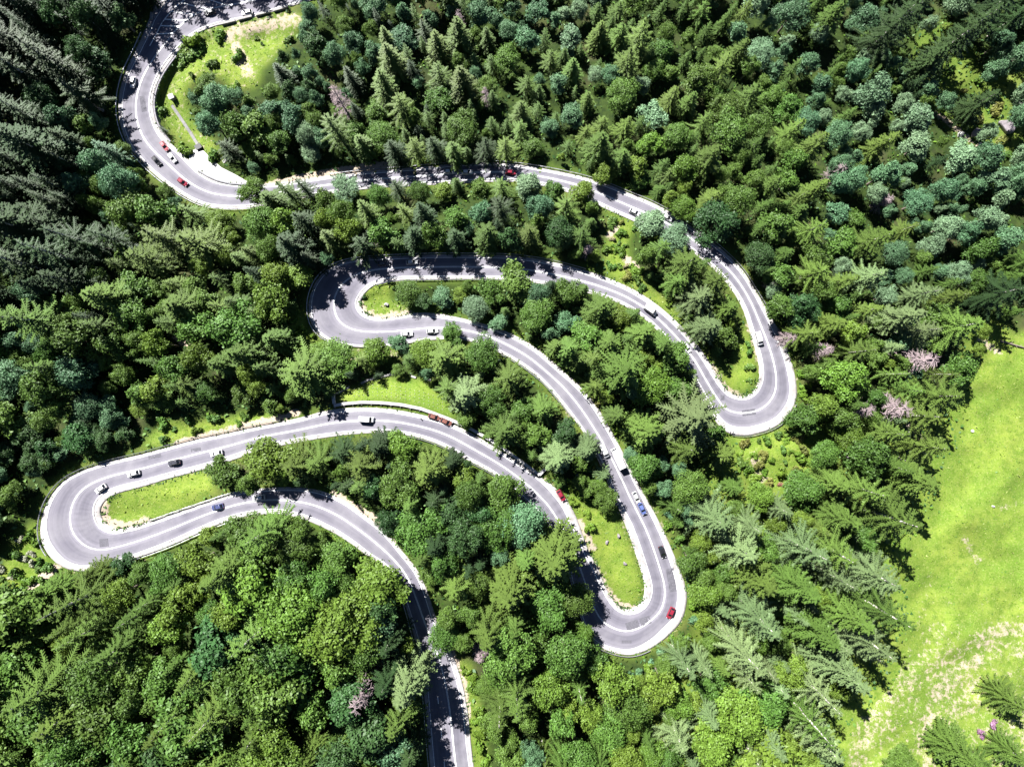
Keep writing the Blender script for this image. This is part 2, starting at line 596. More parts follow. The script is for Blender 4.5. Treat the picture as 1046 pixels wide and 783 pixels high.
G6 = [(578, 492), (606, 520), (628, 520), (642, 555), (656, 592), (655, 611), (642, 620), (630, 614), (612, 580), (596, 540)]
G7 = [(108, 516), (126, 504), (160, 495), (212, 479), (222, 500), (190, 517), (150, 532), (126, 538), (110, 530)]
G8 = [(140, 457), (164, 432), (212, 428), (255, 422), (290, 424), (262, 433), (200, 446)]
G10 = [(466, 668), (476, 700), (482, 735), (486, 790), (500, 790), (494, 730), (482, 680)]
G11 = [(-10, 598), (12, 560), (34, 530), (42, 560), (58, 580), (30, 605), (0, 640)]
G12 = [(285, 322), (306, 318), (322, 345), (318, 356), (296, 352)]
G13 = [(752, 448), (800, 440), (830, 452), (826, 480), (800, 500), (770, 490), (755, 470)]
G14 = [(938, 28), (985, 20), (1000, 60), (1046, 70), (1046, 165), (1000, 160), (955, 118), (930, 70)]
G15 = [(337, 546), (360, 560), (380, 575), (375, 580), (350, 566), (330, 552)]
GRASS_POLYS = [G1, G2, G3, G4, G5, G6, G7, G8, G10, G11, G12, G13, G15]
LIT_POLYS = [G2, G6, G7, G8, G10, G11, G15, MEADOW, G3, [(166, 100), (178, 76), (200, 60), (225, 60), (262, 92), (238, 92), (206, 74), (190, 92), (194, 120), (222, 150), (212, 156), (172, 130)],
             [(360, 400), (400, 395), (430, 408), (400, 409)]]
SHADE = [
    [(140, -60), (360, -60), (330, 14), (205, 36), (178, 60), (158, 62), (136, 62), (126, 50)], [(115, 70), (142, 60), (140, 106), (128, 112), (134, 140), (156, 172), (140, 172), (115, 120)],
    [(372, 160), (540, 160), (540, 196), (372, 196)], [(600, 180), (642, 195), (640, 212), (600, 212)], [(686, 210), (720, 236), (720, 250), (690, 240)],
    [(752, 268), (768, 280), (795, 335), (808, 372), (796, 372), (775, 325), (755, 295)], [(772, 372), (788, 372), (790, 410), (770, 404)],
    [(310, 262), (600, 262), (604, 300), (390, 292), (372, 290), (367, 308), (350, 318), (332, 314), (310, 322)], [(422, 316), (462, 318), (462, 336), (430, 334)],
    [(480, 322), (552, 352), (548, 384), (500, 352)], [(610, 466), (640, 466), (654, 530), (634, 532)], [(480, 436), (500, 446), (545, 482), (535, 492), (490, 456)],
    [(560, 540), (598, 550), (612, 590), (632, 640), (630, 672), (590, 660)], [(230, 492), (335, 494), (338, 536), (230, 526)],
    [(395, 575), (440, 610), (452, 660), (470, 730), (486, 800), (420, 800), (405, 640)], [(470, 150), (480, 196), (420, 200), (420, 160)], [(700, 372), (738, 420), (742, 446), (712, 420)],
]
COVER = [
    [(244, 190), (345, 178), (420, 180), (480, 183), (600, 190), (612, 207), (560, 220), (250, 218)], [(652, 222), (690, 228), (712, 247), (736, 266), (764, 318), (760, 330), (740, 320), (650, 245)],
    [(540, 284), (600, 291), (648, 310), (690, 346), (712, 378), (700, 392), (600, 312), (540, 302)], [(395, 346), (450, 340), (500, 350), (522, 372), (400, 372)],
    [(543, 385), (578, 420), (604, 455), (622, 484), (590, 475)], [(380, 434), (424, 436), (430, 458), (380, 455)], [(230, 448), (292, 450), (296, 480), (230, 480)],
    [(228, 488), (290, 488), (296, 506), (228, 506)], [(440, 630), (456, 634), (464, 664), (448, 664)],
    [(570, 590), (592, 640), (600, 656), (570, 640)], [(536, 518), (570, 548), (566, 570), (536, 530)], [(705, 385), (742, 430), (740, 450), (706, 430)], [(100, 570), (135, 568), (130, 590), (96, 590)],
    [(352, 350), (400, 350), (400, 360), (352, 360)],
]
shade_ok = np.zeros_like(road_mask)
for p in SHADE:
    shade_ok |= in_poly(gu, gv, p)
cover_ok = np.zeros_like(road_mask)
for p in COVER:
    cover_ok |= in_poly(gu, gv, p)
grass_mask = np.zeros_like(road_mask)
for p in GRASS_POLYS:
    grass_mask |= in_poly(gu, gv, p)
meadow_mask = in_poly(gu, gv, MEADOW)
layby_mask = in_poly(gu, gv, LAYBY) | in_poly(gu, gv, TOPLAY)
paved = road_mask | layby_mask
must_see = (paved & ~cover_ok) | grass_mask | meadow_mask
lit_mask = paved & ~shade_ok & ~in_poly(gu, gv, TOPLAY)
for p in LIT_POLYS:
    lit_mask |= in_poly(gu, gv, p)

# ------------------------------------------------------------------ terrain mesh
def axis(lo, hi, step, far):
    core = np.arange(lo, hi + .1, step)
    out, k = [], step
    x = hi
    while x < far:
        k *= 1.35
        x += k
        out.append(x)
    neg, k, x = [], step, lo
    while x > -far:
        k *= 1.35
        x -= k
        neg.append(x)
    return np.array(neg[::-1] + list(core) + out)


AU = axis(-60, 1106, 4, 2600)
AV = axis(-60, 843, 4, 2300)
TU, TV = np.meshgrid(AU, AV)
tu, tv = TU.ravel(), TV.ravel()
tz = zfun(tu, tv)
# keep the ground just under the paving
inside = np.zeros(len(tu), bool)
_d = np.full(len(tu), 1e9)
for s in range(0, len(tu), 5000):
    dd = np.hypot(tu[s:s + 5000, None] - SU, tv[s:s + 5000, None] - SV) - SH
    _d[s:s + 5000] = dd.min(1)
tz = tz - 0.45 * sstep(1.0, -3.0, _d) - 0.25 * look(layby_mask, tu, tv)
td = H - tz
tverts = np.c_[(tu - CU) * td / F, -(tv - CV) * td / F, tz]
nu, nv = len(AU), len(AV)
ii, jj = np.meshgrid(np.arange(nu - 1), np.arange(nv - 1))
a = (jj * nu + ii).ravel()
tf = np.c_[a + nu, a + nu + 1, a + 1, a]
ground = mesh_obj('hillside', tverts, tf, M_GROUND, smooth=True)
ground['kind'] = 'structure'
mw = np.zeros(len(tu))
mw = np.maximum(mw, in_poly(tu, tv, MEADOW) * 1.0)
for p in GRASS_POLYS:
    mw = np.maximum(mw, in_poly(tu, tv, p) * 1.0)
mw = np.maximum(mw, in_poly(tu, tv, G14) * 0.6)
RL = [(720, 440), (985, 420), (960, 560), (900, 700), (866, 800), (640, 800), (655, 700), (705, 650), (715, 560)]
mw = np.maximum(mw, in_poly(tu, tv, RL) * 0.7)
mw = np.maximum(mw, .95 * sstep(34, 14, seg_dist(tu, tv, MEADOW[1:15])))
mw = np.maximum(mw, ((tu > 1046) & (tv > 345)) * 1.0)
mw = np.maximum(mw, 0.5 * sstep(8, 2, _d))
mw2 = mw.reshape(nv, nu)
for _ in range(3):
    mw2[1:-1, 1:-1] = (mw2[1:-1, 1:-1] * 4 + mw2[:-2, 1:-1] + mw2[2:, 1:-1] + mw2[1:-1, :-2] + mw2[1:-1, 2:]) / 8
DIRT_LINES = [
    ([(1000, 672), (978, 690), (955, 712), (945, 745), (948, 800)], 8, 0.36),
    ([(1010, 640), (980, 668), (955, 690)], 9, 0.30), ([(955, 640), (962, 690), (975, 700)], 10, 0.28), ([(925, 690), (955, 680), (1000, 690)], 8, 0.25),
    ([(1000, 655), (1030, 640), (1046, 645)], 10, 0.35), ([(940, 650), (945, 615), (948, 590)], 6, 0.26),
    ([(235, 34), (243, 52), (252, 72)], 8, 0.42), ([(240, 32), (300, 20)], 9, 0.42), ([(955, 115), (968, 124), (985, 138), (1000, 150)], 3, 0.6),
    ([(105, 517), (103, 525), (112, 536), (130, 540), (148, 534)], 7, 0.55), ([(606, 580), (620, 606), (632, 618), (645, 622)], 6, 0.5), ([(366, 304), (368, 318), (385, 327), (418, 321)], 5, 0.55),
    ([(592, 532), (606, 560)], 4, 0.5), ([(728, 375), (742, 398), (758, 406)], 4, 0.5), ([(765, 330), (772, 362), (778, 380)], 3, 0.4), ([(275, 190), (330, 178), (395, 168)], 5, 0.6),
    ([(820, 640), (835, 650)], 7, 0.6), ([(915, 420), (940, 450)], 6, 0.45), ([(805, 650), (812, 700), (800, 780)], 5, 0.3), ([(180, 345), (195, 352)], 5, 0.5), ([(770, 465), (778, 488)], 7, 0.40),
    ([(180, 452), (262, 432), (305, 421)], 4, 0.5), ([(340, 503), (395, 536), (404, 552)], 3.5, 0.6), ([(462, 664), (474, 695), (480, 730)], 3, 0.5), ([(640, 265), (650, 275)], 5, 0.5), ([(622, 240), (630, 232)], 4, 0.5),
    ([(56, 580), (40, 592), (20, 606), (0, 625), (-30, 640)], 4, 0.7), ([(1000, 345), (1020, 360)], 5, 0.4), ([(968, 362), (985, 390), (1010, 400)], 6, 0.22), ([(1020, 520), (1046, 510)], 6, 0.25), ([(985, 550), (1000, 575)], 7, 0.28),
    ([(635, 360), (655, 300), (690, 336), (735, 385)], 2.5, 0.2),
]
dirt = np.zeros(len(tu))
for line, w, amt in DIRT_LINES:
    dirt = np.maximum(dirt, amt * sstep(w * 1.7, w * 0.4, seg_dist(tu, tv, line)))
dirt = np.maximum(dirt, 0.26 * sstep(6, 1, _d))
dirt = np.maximum(dirt, in_poly(tu, tv, G1) * 0.26)
for p in (G2, G6, G7, G5, G8):
    dirt = np.maximum(dirt, in_poly(tu, tv, p) * 0.15)
dirt = np.maximum(dirt, in_poly(tu, tv, RL) * 0.14)
dirt = np.maximum(dirt, in_poly(tu, tv, MEADOW) * (0.12 + 0.20 * sstep(560, 700, tv) - 0.05 * (hash_noise(tu, tv, 30, 5) > .55)))
for nm, arr in (('meadow', mw2.ravel()), ('dirt', dirt)):
    at = ground.data.attributes.new(nm, 'FLOAT', 'POINT')
    at.data.foreach_set('value', arr.astype(np.float32))

# ------------------------------------------------------------------ road surfaces
INS = {}


def inset(side, s):
    """px between the traced edge and the asphalt, at station number s"""
    tab = INS_A if side == 'A' else INS_B
    return np.interp(s, [t[0] for t in tab], [t[1] for t in tab])


INS_A = [(0, 3), (4, 6), (6, 4.5), (9, 3), (14, 3), (28, 3), (31, 4), (34, 3.5), (38, 4), (42, 4.5), (50, 2.5), (57, 2.5), (60, 2.5), (66, 2), (71, 2.5), (73.5, 3), (74.5, 8), (77, 8), (81, 6), (84, 5), (86, 5),
         (88, 5), (89, 9), (90.5, 8), (92, 3), (98, 3), (108, 3), (110, 5), (112, 9), (114, 8), (116, 5), (120, 5), (127, 2), (129, 4.5), (136, 4.5)]
INS_B = [(0, 2), (4, 4), (6, 4), (10, 4), (13, 2.5), (20, 2.5), (30, 3), (32, 6), (36, 9), (39, 9), (41, 4), (44, 2.5), (50, 2.5), (54, 4), (58, 6), (62, 5), (64, 2.5), (68, 4), (72, 5), (75, 6), (77, 10), (80, 10), (82, 6),
         (84, 3), (88, 2), (98, 3), (104, 6), (108, 8), (112, 8), (116, 4), (119, 2.5), (124, 3), (128, 4), (130, 5), (136, 3)]
insA, insB = inset('A', SID) * .86, inset('B', SID) * .86
DIRN = (ST[:, 2:] - ST[:, :2]) / (2 * HW)[:, None]
ASA = ST[:, :2] + DIRN * insA[:, None]
ASB = ST[:, 2:] - DIRN * insB[:, None]
ROADFZ = zfun(CTR[:, 0], CTR[:, 1], False)


def strip(name, eA, eB, dz, mat, ncol=8, skirt=0.0, sel=None):
    idx = np.arange(NS) if sel is None else sel
    cols = np.linspace(0, 1, ncol + 1)
    vs, uv = [], []
    for t in cols:
        p = eA[idx] * (1 - t) + eB[idx] * t
        z = zfun(p[:, 0], p[:, 1], False) + dz
        d = H - z
        vs.append(np.c_[(p[:, 0] - CU) * d / F, -(p[:, 1] - CV) * d / F, z])
        uv.append(np.c_[np.full(len(idx), t), ARC[idx] * .35])
    if skirt:
        lo = vs[0].copy()
        hi = vs[-1].copy()
        lo[:, 2] -= skirt
        hi[:, 2] -= skirt
        vs = [lo] + vs + [hi]
        uv = [uv[0]] + uv + [uv[-1]]
    nc = len(vs)
    n = len(idx)
    V = np.concatenate(vs)
    UV = np.concatenate(uv)
    fs = []
    for c in range(nc - 1):
        i = np.arange(n - 1)
        fs.append(np.c_[c * n + i, c * n + i + 1, (c + 1) * n + i + 1, (c + 1) * n + i])
    o = mesh_obj(name, V, np.concatenate(fs), mat, smooth=True, uv=UV)
    o['kind'] = 'structure'
    return o


strip('road_shoulder', ST[:, :2], ASA + DIRN * 1.2, 0.03, M_SHOULDER, 4, 0.6)
strip('road_shoulder', ASB - DIRN * 1.2, ST[:, 2:], 0.03, M_SHOULDER, 4, 0.6)
strip('road', ASA, ASB, 0.10, M_ASPH, 16)


def flat_poly(name, poly, dz, mat, dense=4):
    """paving sheet following the ground inside a plan polygon"""
    us = [p[0] for p in poly]
    vs_ = [p[1] for p in poly]
    pts = []
    n = len(poly)
    for i in range(n):
        a, b = np.array(poly[i], float), np.array(poly[(i + 1) % n], float)
        k = max(1, int(np.linalg.norm(b - a) / 4))
        for t in range(k):
            pts.append(a + (b - a) * t / k)
    import bmesh
    w = worlds(pts, dz)
    bm = bmesh.new()
    vv = [bm.verts.new(p) for p in w]
    bm.faces.new(vv)
    bmesh.ops.triangulate(bm, faces=bm.faces[:])
    bmesh.ops.recalc_face_normals(bm, faces=bm.faces[:])
    if sum(f.normal.z for f in bm.faces) < 0:
        bmesh.ops.reverse_faces(bm, faces=bm.faces[:])
    me = bpy.data.meshes.new(name)
    bm.to_mesh(me)
    bm.free()
    me.materials.append(mat)
    o = bpy.data.objects.new(name, me)
    C.objects.link(o)
    o['kind'] = 'structure'
    return o


flat_poly('gravel_layby', LAYBY, 0.03, M_WCONC)
flat_poly('asphalt_layby', TOPLAY, 0.03, M_ASPH)

# painted markings: one sheet
lines = MB()


def ribbon(pts_uv, width_m, dz=0.15):
    p = np.asarray(pts_uv, float)
    z = zfun(p[:, 0], p[:, 1], False) + dz
    d = H - z
    w = np.c_[(p[:, 0] - CU) * d / F, -(p[:, 1] - CV) * d / F, z]
    t = np.gradient(w[:, :2], axis=0)
    t /= np.linalg.norm(t, axis=1)[:, None] + 1e-9
    nrm = np.c_[-t[:, 1], t[:, 0]] * width_m / 2
    vs, fs = [], []
    for k in range(len(w)):
        vs.append((w[k, 0] + nrm[k, 0], w[k, 1] + nrm[k, 1], w[k, 2]))
        vs.append((w[k, 0] - nrm[k, 0], w[k, 1] - nrm[k, 1], w[k, 2]))
    for k in range(len(w) - 1):
        fs.append((2 * k, 2 * k + 1, 2 * k + 3, 2 * k + 2))
    lines.add(vs, fs)


def sel(s0, s1):
    return np.where((SID >= s0 - 1e-6) & (SID <= s1 + 1e-6))[0]


fr = np.interp(SID, [0, 2, 4, 5, 8, 90, 124, 127, 129, 136], [.62, .62, .62, .56, .5, .5, .5, .52, .60, .62])
MID = ASA * (1 - fr[:, None]) + ASB * fr[:, None]
for off in (-0.42, 0.42):
    ribbon(MID + DIRN * off, 0.17)
ribbon(ASA + DIRN * 0.9, 0.24)
ribbon(ASB - DIRN * 0.9, 0.24)
# ladder hatching of the closed outer lane at the top bend
g = sel(0, 4.6)
LADA = ASA[g] * .80 + ASB[g] * .20
ribbon(ASA[g] * .78 + ASB[g] * .22, 0.35)
for s in (1.2, 1.9, 2.35, 2.75, 3.15, 3.55, 4.0):
    k = int(s * SUB)
    a0 = ASA[k] * .78 + ASB[k] * .22
    k2 = max(k - 4, 0)
    b0 = MID[k2]
    ribbon([a0 + (b0 - a0) * t for t in np.linspace(0, 1, 5)], 0.45)
# lane dashes on the bottom stretch
for s in (129.3, 130.35, 131.3, 132.2, 133.0):
    g = sel(s, s + 0.3)
    ribbon(ASA[g] * .70 + ASB[g] * .30, 0.30)
lines.build('road_marking', M_LINE)['kind'] = 'structure'

# darker repair patches let into the asphalt (u, v, length px, width px, angle deg down from +u)
patch = MB()
for (u, v, L, W, ang) in [(686, 592, 24, 8, 80), (106, 554, 9, 8, -5), (652, 636, 26, 8, -18), (640, 655, 10, 3, 0), (765, 421, 14, 6, -8), (738, 406, 4, 5, 0), (146, 106, 16, 5, 80), (158, 466, 13, 3, -12), (200, 459, 10, 3, -10)]:
    a = math.radians(ang)
    ca, sa = math.cos(a), math.sin(a)
    q = []
    for i in range(9):
        for j in range(5):
            x = (i / 8 - .5) * L
            y = (j / 4 - .5) * W
            q.append((u + x * ca - y * sa, v + x * sa + y * ca))
    q = np.array(q)
    z = zfun(q[:, 0], q[:, 1], False) + .135
    d = H - z
    w = np.c_[(q[:, 0] - CU) * d / F, -(q[:, 1] - CV) * d / F, z]
    patch.add(w, [(5 * i + j, 5 * i + j + 1, 5 * i + j + 6, 5 * i + j + 5) for i in range(8) for j in range(4)])
patch.build('road_patch', M_PATCH)['kind'] = 'structure'

# ------------------------------------------------------------------ guardrails
def guardrail(side, s0, s1, label, off=1.0):
    g = sel(s0, s1)
    edge = (ST[g, :2] - DIRN[g] * off) if side == 'A' else (ST[g, 2:] + DIRN[g] * off)
    # even spacing
    w = np.c_[worlds(edge)]
    w[:, 2] = zfun(edge[:, 0], edge[:, 1], False)
    seg = np.linalg.norm(np.diff(w, axis=0), axis=1)
    L = np.concatenate([[0], np.cumsum(seg)])
    base = w[0]
    root = empty('guardrail', base)
    tag(root, label, 'guardrail', 'steel guardrails along the serpentine road')
    n = max(3, int(L[-1] / 1.5))
    x = np.linspace(0, L[-1], n)
    P = np.c_[[np.interp(x, L, w[:, k]) for k in range(3)]].T - base
    t = np.gradient(P[:, :2], axis=0)
    t /= np.linalg.norm(t, axis=1)[:, None]
    nr = np.c_[-t[:, 1], t[:, 0]]
    prof = [(-.07, .42), (.07, .50), (-.03, .58), (.07, .66), (-.07, .76), (-.13, .76), (-.13, .42)]
    vs = [(P[i, 0] + nr[i, 0] * o, P[i, 1] + nr[i, 1] * o, P[i, 2] + h) for i in range(n) for (o, h) in prof]
    m = len(prof)
    fs = [(i * m + k, i * m + (k + 1) % m, (i + 1) * m + (k + 1) % m, (i + 1) * m + k) for i in range(n - 1) for k in range(m)]
    mesh_obj('rail', vs, fs, M_STEEL, root)
    np_ = min(80, max(2, int(L[-1] / 4)))
    pm = MB()
    pm.box((0, 0, .3), (.12, .10, 1.0))
    pm.box((.0, 0, .82), (.14, .14, .05))
    first = None
    for k in range(np_ + 1):
        i = int(k * (n - 1) / np_)
        if first is None:
            o = first = pm.build('post', M_POST, root)
        else:
            o = first.copy()
            C.objects.link(o)
            o.parent = root
        o.location = P[i]
    return root


guardrail('A', 4.2, 11.8, 'long steel guardrail on the outer left edge of the top-left road bend')
guardrail('A', 12, 15.2, 'short steel guardrail on the lower edge below the pale lay-by of the top bend')
guardrail('B', 17.3, 31, 'long steel guardrail along the upper outer edge of the second road leg')
guardrail('B', 34.6, 38.6, 'steel guardrail curving round the bottom outside of the right hairpin')
guardrail('A', 47, 59.5, 'steel guardrail round the outside of the shaded middle-left hairpin')
guardrail('B', 48.5, 53, 'steel guardrail on the inner lower edge of the shaded middle leg')
guardrail('A', 66.2, 70.6, 'steel guardrail on the lower-left edge of the fourth leg above the trees')
guardrail('A', 72.2, 74, 'short steel guardrail beside the white lorry and its oncoming van', 1.4)
guardrail('B', 89.5, 97.5, 'steel guardrail on the lower edge of the fifth leg behind the round trees')
guardrail('A', 100.4, 112.2, 'long steel guardrail round the outside of the bottom-left hairpin')
guardrail('B', 116.3, 119.4, 'straight dark guardrail between the bottom-left hairpin lawn and the lower leg')
guardrail('A', 115.8, 118.6, 'steel guardrail on the lower edge right of the bottom-left hairpin')
guardrail('A', 126.8, 134, 'steel guardrail on the left edge of the road leaving at the bottom')
guardrail('B', 81.2, 84.8, 'steel guardrail round the bottom outside of the lower right hairpin')

# ------------------------------------------------------------------ walls, channels, posts
def wall_line(name, uv, width, height, mat, label, cat, group=None, mitre=True, bury=0.6, cap=None):
    p = np.array(uv, float)
    w = worlds(p)
    base = w[0].copy()
    q = w - base
    t = np.gradient(q[:, :2], axis=0)
    t /= np.linalg.norm(t, axis=1)[:, None] + 1e-9
    nr = np.c_[-t[:, 1], t[:, 0]] * width / 2
    vs = []
    for k in range(len(q)):
        for (o, h) in ((1, -bury), (1, height), (-1, height), (-1, -bury)):
            vs.append((q[k, 0] + nr[k, 0] * o, q[k, 1] + nr[k, 1] * o, q[k, 2] + h))
    fs = []
    for k in range(len(q) - 1):
        for j in range(4):
            fs.append((4 * k + j, 4 * k + (j + 1) % 4, 4 * k + 4 + (j + 1) % 4, 4 * k + 4 + j))
    fs += [(0, 1, 2, 3), tuple(4 * (len(q) - 1) + j for j in (3, 2, 1, 0))]
    o = mesh_obj(name, vs, fs, mat, loc=base)
    return tag(o, label, cat, group)


def dense(uv, step=6):
    out = []
    for a, b in zip(uv[:-1], uv[1:]):
        k = max(1, int(math.hypot(b[0] - a[0], b[1] - a[1]) / step))
        out += [(a[0] + (b[0] - a[0]) * t / k, a[1] + (b[1] - a[1]) * t / k) for t in range(k)]
    return out + [uv[-1]]


WALL = [(342, 414), (352, 412), (370, 410.5), (390, 411), (410, 413), (430, 417), (444, 422), (460, 428), (478, 436), (496, 446), (512, 456), (530, 469), (551, 484.5)]
r_ = empty('concrete_wall', world(342, 414))
tag(r_, 'long low white concrete wall with dark joints above the fifth road leg', 'wall')
_w = worlds(WALL)
_b = np.array(r_.location)
o = wall_line('wall_body', dense(WALL, 8), 0.95, 1.1, M_WCONC, None, None)
o.location = np.array(o.location) - _b
o.parent = r_
for k in np.linspace(0.04, 0.96, 22):
    i = int(k * (len(dense(WALL, 8)) - 1))
    p = dense(WALL, 8)
    a, b = p[i], p[min(i + 1, len(p) - 1)]
    ang = -math.atan2(b[1] - a[1], b[0] - a[0])
    w = np.array(world(*a)) - _b
    m = MB()
    m.box((0, 0, .35), (.35, .5, 1.0), 0)
    j = m.build('buttress', M_POST, r_, (w[0] + math.sin(ang) * 0.75, w[1] - math.cos(ang) * .75, w[2]))
    j.rotation_euler.z = ang
wall_line('barrier_wall', [(551, 484.5), (556, 479), (563, 471)], 0.9, 1.0, M_WCONC, 'short white concrete wall turning uphill at the right end of the long white wall', 'wall')
wall_line('barrier_wall', [(342, 412), (341, 404), (339.5, 402.5)], 0.9, 1.0, M_WCONC, 'short white wall rising from the left end of the long white wall', 'wall')
for uv, lab in (([(339, 403), (348, 400), (357, 395)], 'left piece of the pale concrete gutter above the netted slope, beside the short white wall'),
                ([(369, 391.5), (376, 388), (383, 386)], 'second piece from the left of the pale gutter above the netted slope'),
                ([(388, 385), (398, 382.5), (407, 381)], 'third and longest piece of the pale gutter above the netted slope'),
                ([(420, 384), (425, 385.5)], 'small fourth piece of the pale gutter above the netted slope'),
                ([(433, 386), (440, 388)], 'last piece at the right of the pale gutter above the netted slope')):
    wall_line('drainage_gutter', uv, 0.7, 0.45, M_CONC, lab, 'gutter', 'pale gutters above the netted slope')
# retaining wall under the inner edge of the top bend: battered stone face down to the grass
g = sel(4.6, 10.0)
e0 = ST[g, 2:] + DIRN[g] * 0.2
e1 = ST[g, 2:] + DIRN[g] * (8.5 * np.sin(np.linspace(0.25, PI - 0.25, len(g))))[:, None]
za = zfun(e0[:, 0], e0[:, 1], False) + .32
zb = zfun(e1[:, 0], e1[:, 1]) - .35
A3 = np.array([zfix(u, v, z) for (u, v), z in zip(e0, za)])
A4 = np.array([zfix(u, v, z) for (u, v), z in zip(e0 + DIRN[g] * 1.4, za)])
B3 = np.array([zfix(u, v, z) for (u, v), z in zip(e1, zb)])
A0 = A3.copy()
A0[:, 2] -= .5
n = len(g)
b0 = A3[0].copy()
V = np.concatenate([A0, A3, A4, B3]) - b0
fs = [(r * n + i, r * n + i + 1, (r + 1) * n + i + 1, (r + 1) * n + i) for r in range(3) for i in range(n - 1)]
tag(mesh_obj('retaining_wall', V, fs, M_STONE, loc=b0), 'dark sloping stone retaining wall on the inside of the top-left bend', 'wall')
# the barrier between road and lay-by
wall_line('kerb_wall', dense([(203, 174.5), (212, 180), (222, 184.5), (236, 188), (248, 188.6), (256, 188.4)], 5), 0.5, 0.5, M_POST, 'dark low kerb wall between the pale lay-by and the road', 'kerb')
# parapets at the top
for uv, lab in (([(227, 25.5), (241, 22)], 'leftmost pale parapet block on the inner edge of the top road'), ([(244, 21), (258, 17.5)], 'middle pale parapet block beside the parked white car at the top'),
                ([(262, 16.5), (276, 13)], 'pale parapet block right of the parked white car at the top'), ([(280, 12), (294, 8)], 'rightmost pale parapet block on the inner edge of the top road'),
                ([(152, 29), (154, 24)], 'lowest of the pale parapet stones on the outer corner of the top lay-by'), ([(155.5, 21), (156, 14)], 'middle pale parapet stone on the outer corner of the top lay-by'), ([(158, 11), (160, 6)], 'top pale parapet stone on the outer corner of the top lay-by')):
    wall_line('parapet_block', uv, 0.8, 0.9, M_CONC, lab, 'parapet', 'pale parapet blocks at the top road')
# culvert and channel
r_ = empty('culvert_box', world(177.5, 101))
tag(r_, 'small pale concrete culvert box with dark opening on the grass inside the top bend', 'culvert')
m = MB()
m.box((0, 0, .7), (1.7, 1.5, 2.0), .4)
m.build('chamber', M_CONC, r_)
m = MB()
m.box((0, 0, 1.80), (2.1, 1.9, .2), .4)
m.build('cover_slab', M_WCONC, r_)
m = MB()
m.box((1.15, .45, .6), (.06, 1.0, 1.2), .4)
m.build('opening', M_TRIM, r_)
wall_line('drainage_channel', dense([(176, 108), (185, 121), (195, 136), (203, 149)], 6), 1.15, 0.35, M_GUT, 'straight grey concrete drainage channel on the grass inside the top bend', 'channel')
wall_line('drainage_channel', [(228, 166), (235, 160)], 1.2, 0.3, M_CONC, 'short pale concrete channel above the right end of the lay-by', 'channel')
m = MB()
m.box((0, 0, .3), (2.2, 1.6, 1.4), .5)
m.box((0, 0, 1.1), (2.5, 1.9, .2), .5)
tag(m.build('drain_inlet', M_TRIM, loc=world(204, 151)), 'dark square drain inlet at the foot of the drainage channel by the lay-by', 'drain')

# marker posts
for (u, v, lab) in ((430, 427, 'small dark marker post left of the two orange-red cars'), (197, 447, 'small dark marker post on the upper shoulder above the dark car'),
                    (633, 618.5, 'small dark marker post at the tip of the lower right hairpin lawn'), (158, 97, 'small pale-topped marker post on the inner edge of the top-left bend')):
    r_ = empty('marker_post', world(u, v))
    tag(r_, lab, 'marker post')
    m = MB()
    m.box((0, 0, .45), (.32, .26, 1.3), 0, 0, .85)
    m.build('post', M_TRIM, r_)
    m = MB()
    m.box((0, 0, 1.14), (.30, .24, .1), 0, 0, .7)
    m.build('reflector_cap', M_WCONC if u < 180 else M_TRIM, r_)

# slope netting (dotted rows of anchors) above the white wall
net = MB()
for r in range(4):
    for k in range(20):
        t = k / 19
        u = 362 + (452 - 362) * t
        v = 404 - 3.6 * r - 9 * math.sin(PI * t) * .2 + (t ** 2) * 14
        if not in_poly([u], [v], G5)[0]:
            continue
        w = world(u, v)
        net.box((w[0], w[1], w[2] + .1), (.15, .15, .25))
tag(net.build('slope_netting', M_WCONC), 'rows of pale netting anchors dotted over the green slope above the white wall', 'netting')

# ------------------------------------------------------------------ rocks and logs
def rock(u, v, s, label, mat=M_ROCK):
    import bmesh
    bm = bmesh.new()
    bmesh.ops.create_icosphere(bm, subdivisions=3, radius=1)
    r = random.Random(u * 13 + v)
    ax = [(r.gauss(0, 1), r.gauss(0, 1), r.gauss(0, 1), r.uniform(.55, .95)) for _ in range(14)]
    for vv in bm.verts:
        c = vv.co.copy()
        for x, y, z, d in ax:
            l = math.sqrt(x * x + y * y + z * z)
            k = (c.x * x + c.y * y + c.z * z) / l
            if k > d:
                c.x -= (k - d) * x / l
                c.y -= (k - d) * y / l
                c.z -= (k - d) * z / l
        vv.co = (c.x * s, c.y * s * .75, c.z * s * .7)
    me = bpy.data.meshes.new('boulder')
    bm.to_mesh(me)
    bm.free()
    me.materials.append(mat)
    o = bpy.data.objects.new('boulder', me)
    C.objects.link(o)
    w = world(u, v)
    o.location = (w[0], w[1], w[2] + s * .3)
    o.rotation_euler.z = r.uniform(0, 6)
    return tag(o, label, 'boulder')


rock(620, 553, 1.0, 'left of the two grey boulders on the lawn left of the lower right leg')
rock(632, 547, 1.0, 'right of the two grey boulders on the lawn left of the lower right leg')
rock(638, 575, .9, 'lone grey boulder low in the lawn of the lower right hairpin')
rock(395, 311, .9, 'small pale boulder on the lawn of the middle-left hairpin', M_WCONC)
rock(1026, 130, 3.6, 'purple-grey boulder with pale edge near the right edge of the top-right clearing')
rock(1041, 106, 3.4, 'purple-grey boulder cut by the right frame edge in the top-right clearing')
rock(996, 137, 2.8, 'dark boulder at the lower end of the pale track in the top-right clearing')
rock(980, 138, 1.6, 'small white stone beside the pale track in the top-right clearing', M_WCONC)
rock(1000, 148, 1.0, 'tiny white stone at the lower end of the pale track', M_WCONC)
rock(926, 444, 1.8, 'white stone under the pale dead trees above the meadow', M_WCONC)
rock(993, 440, .8, 'small white stone alone on the upper meadow', M_WCONC)
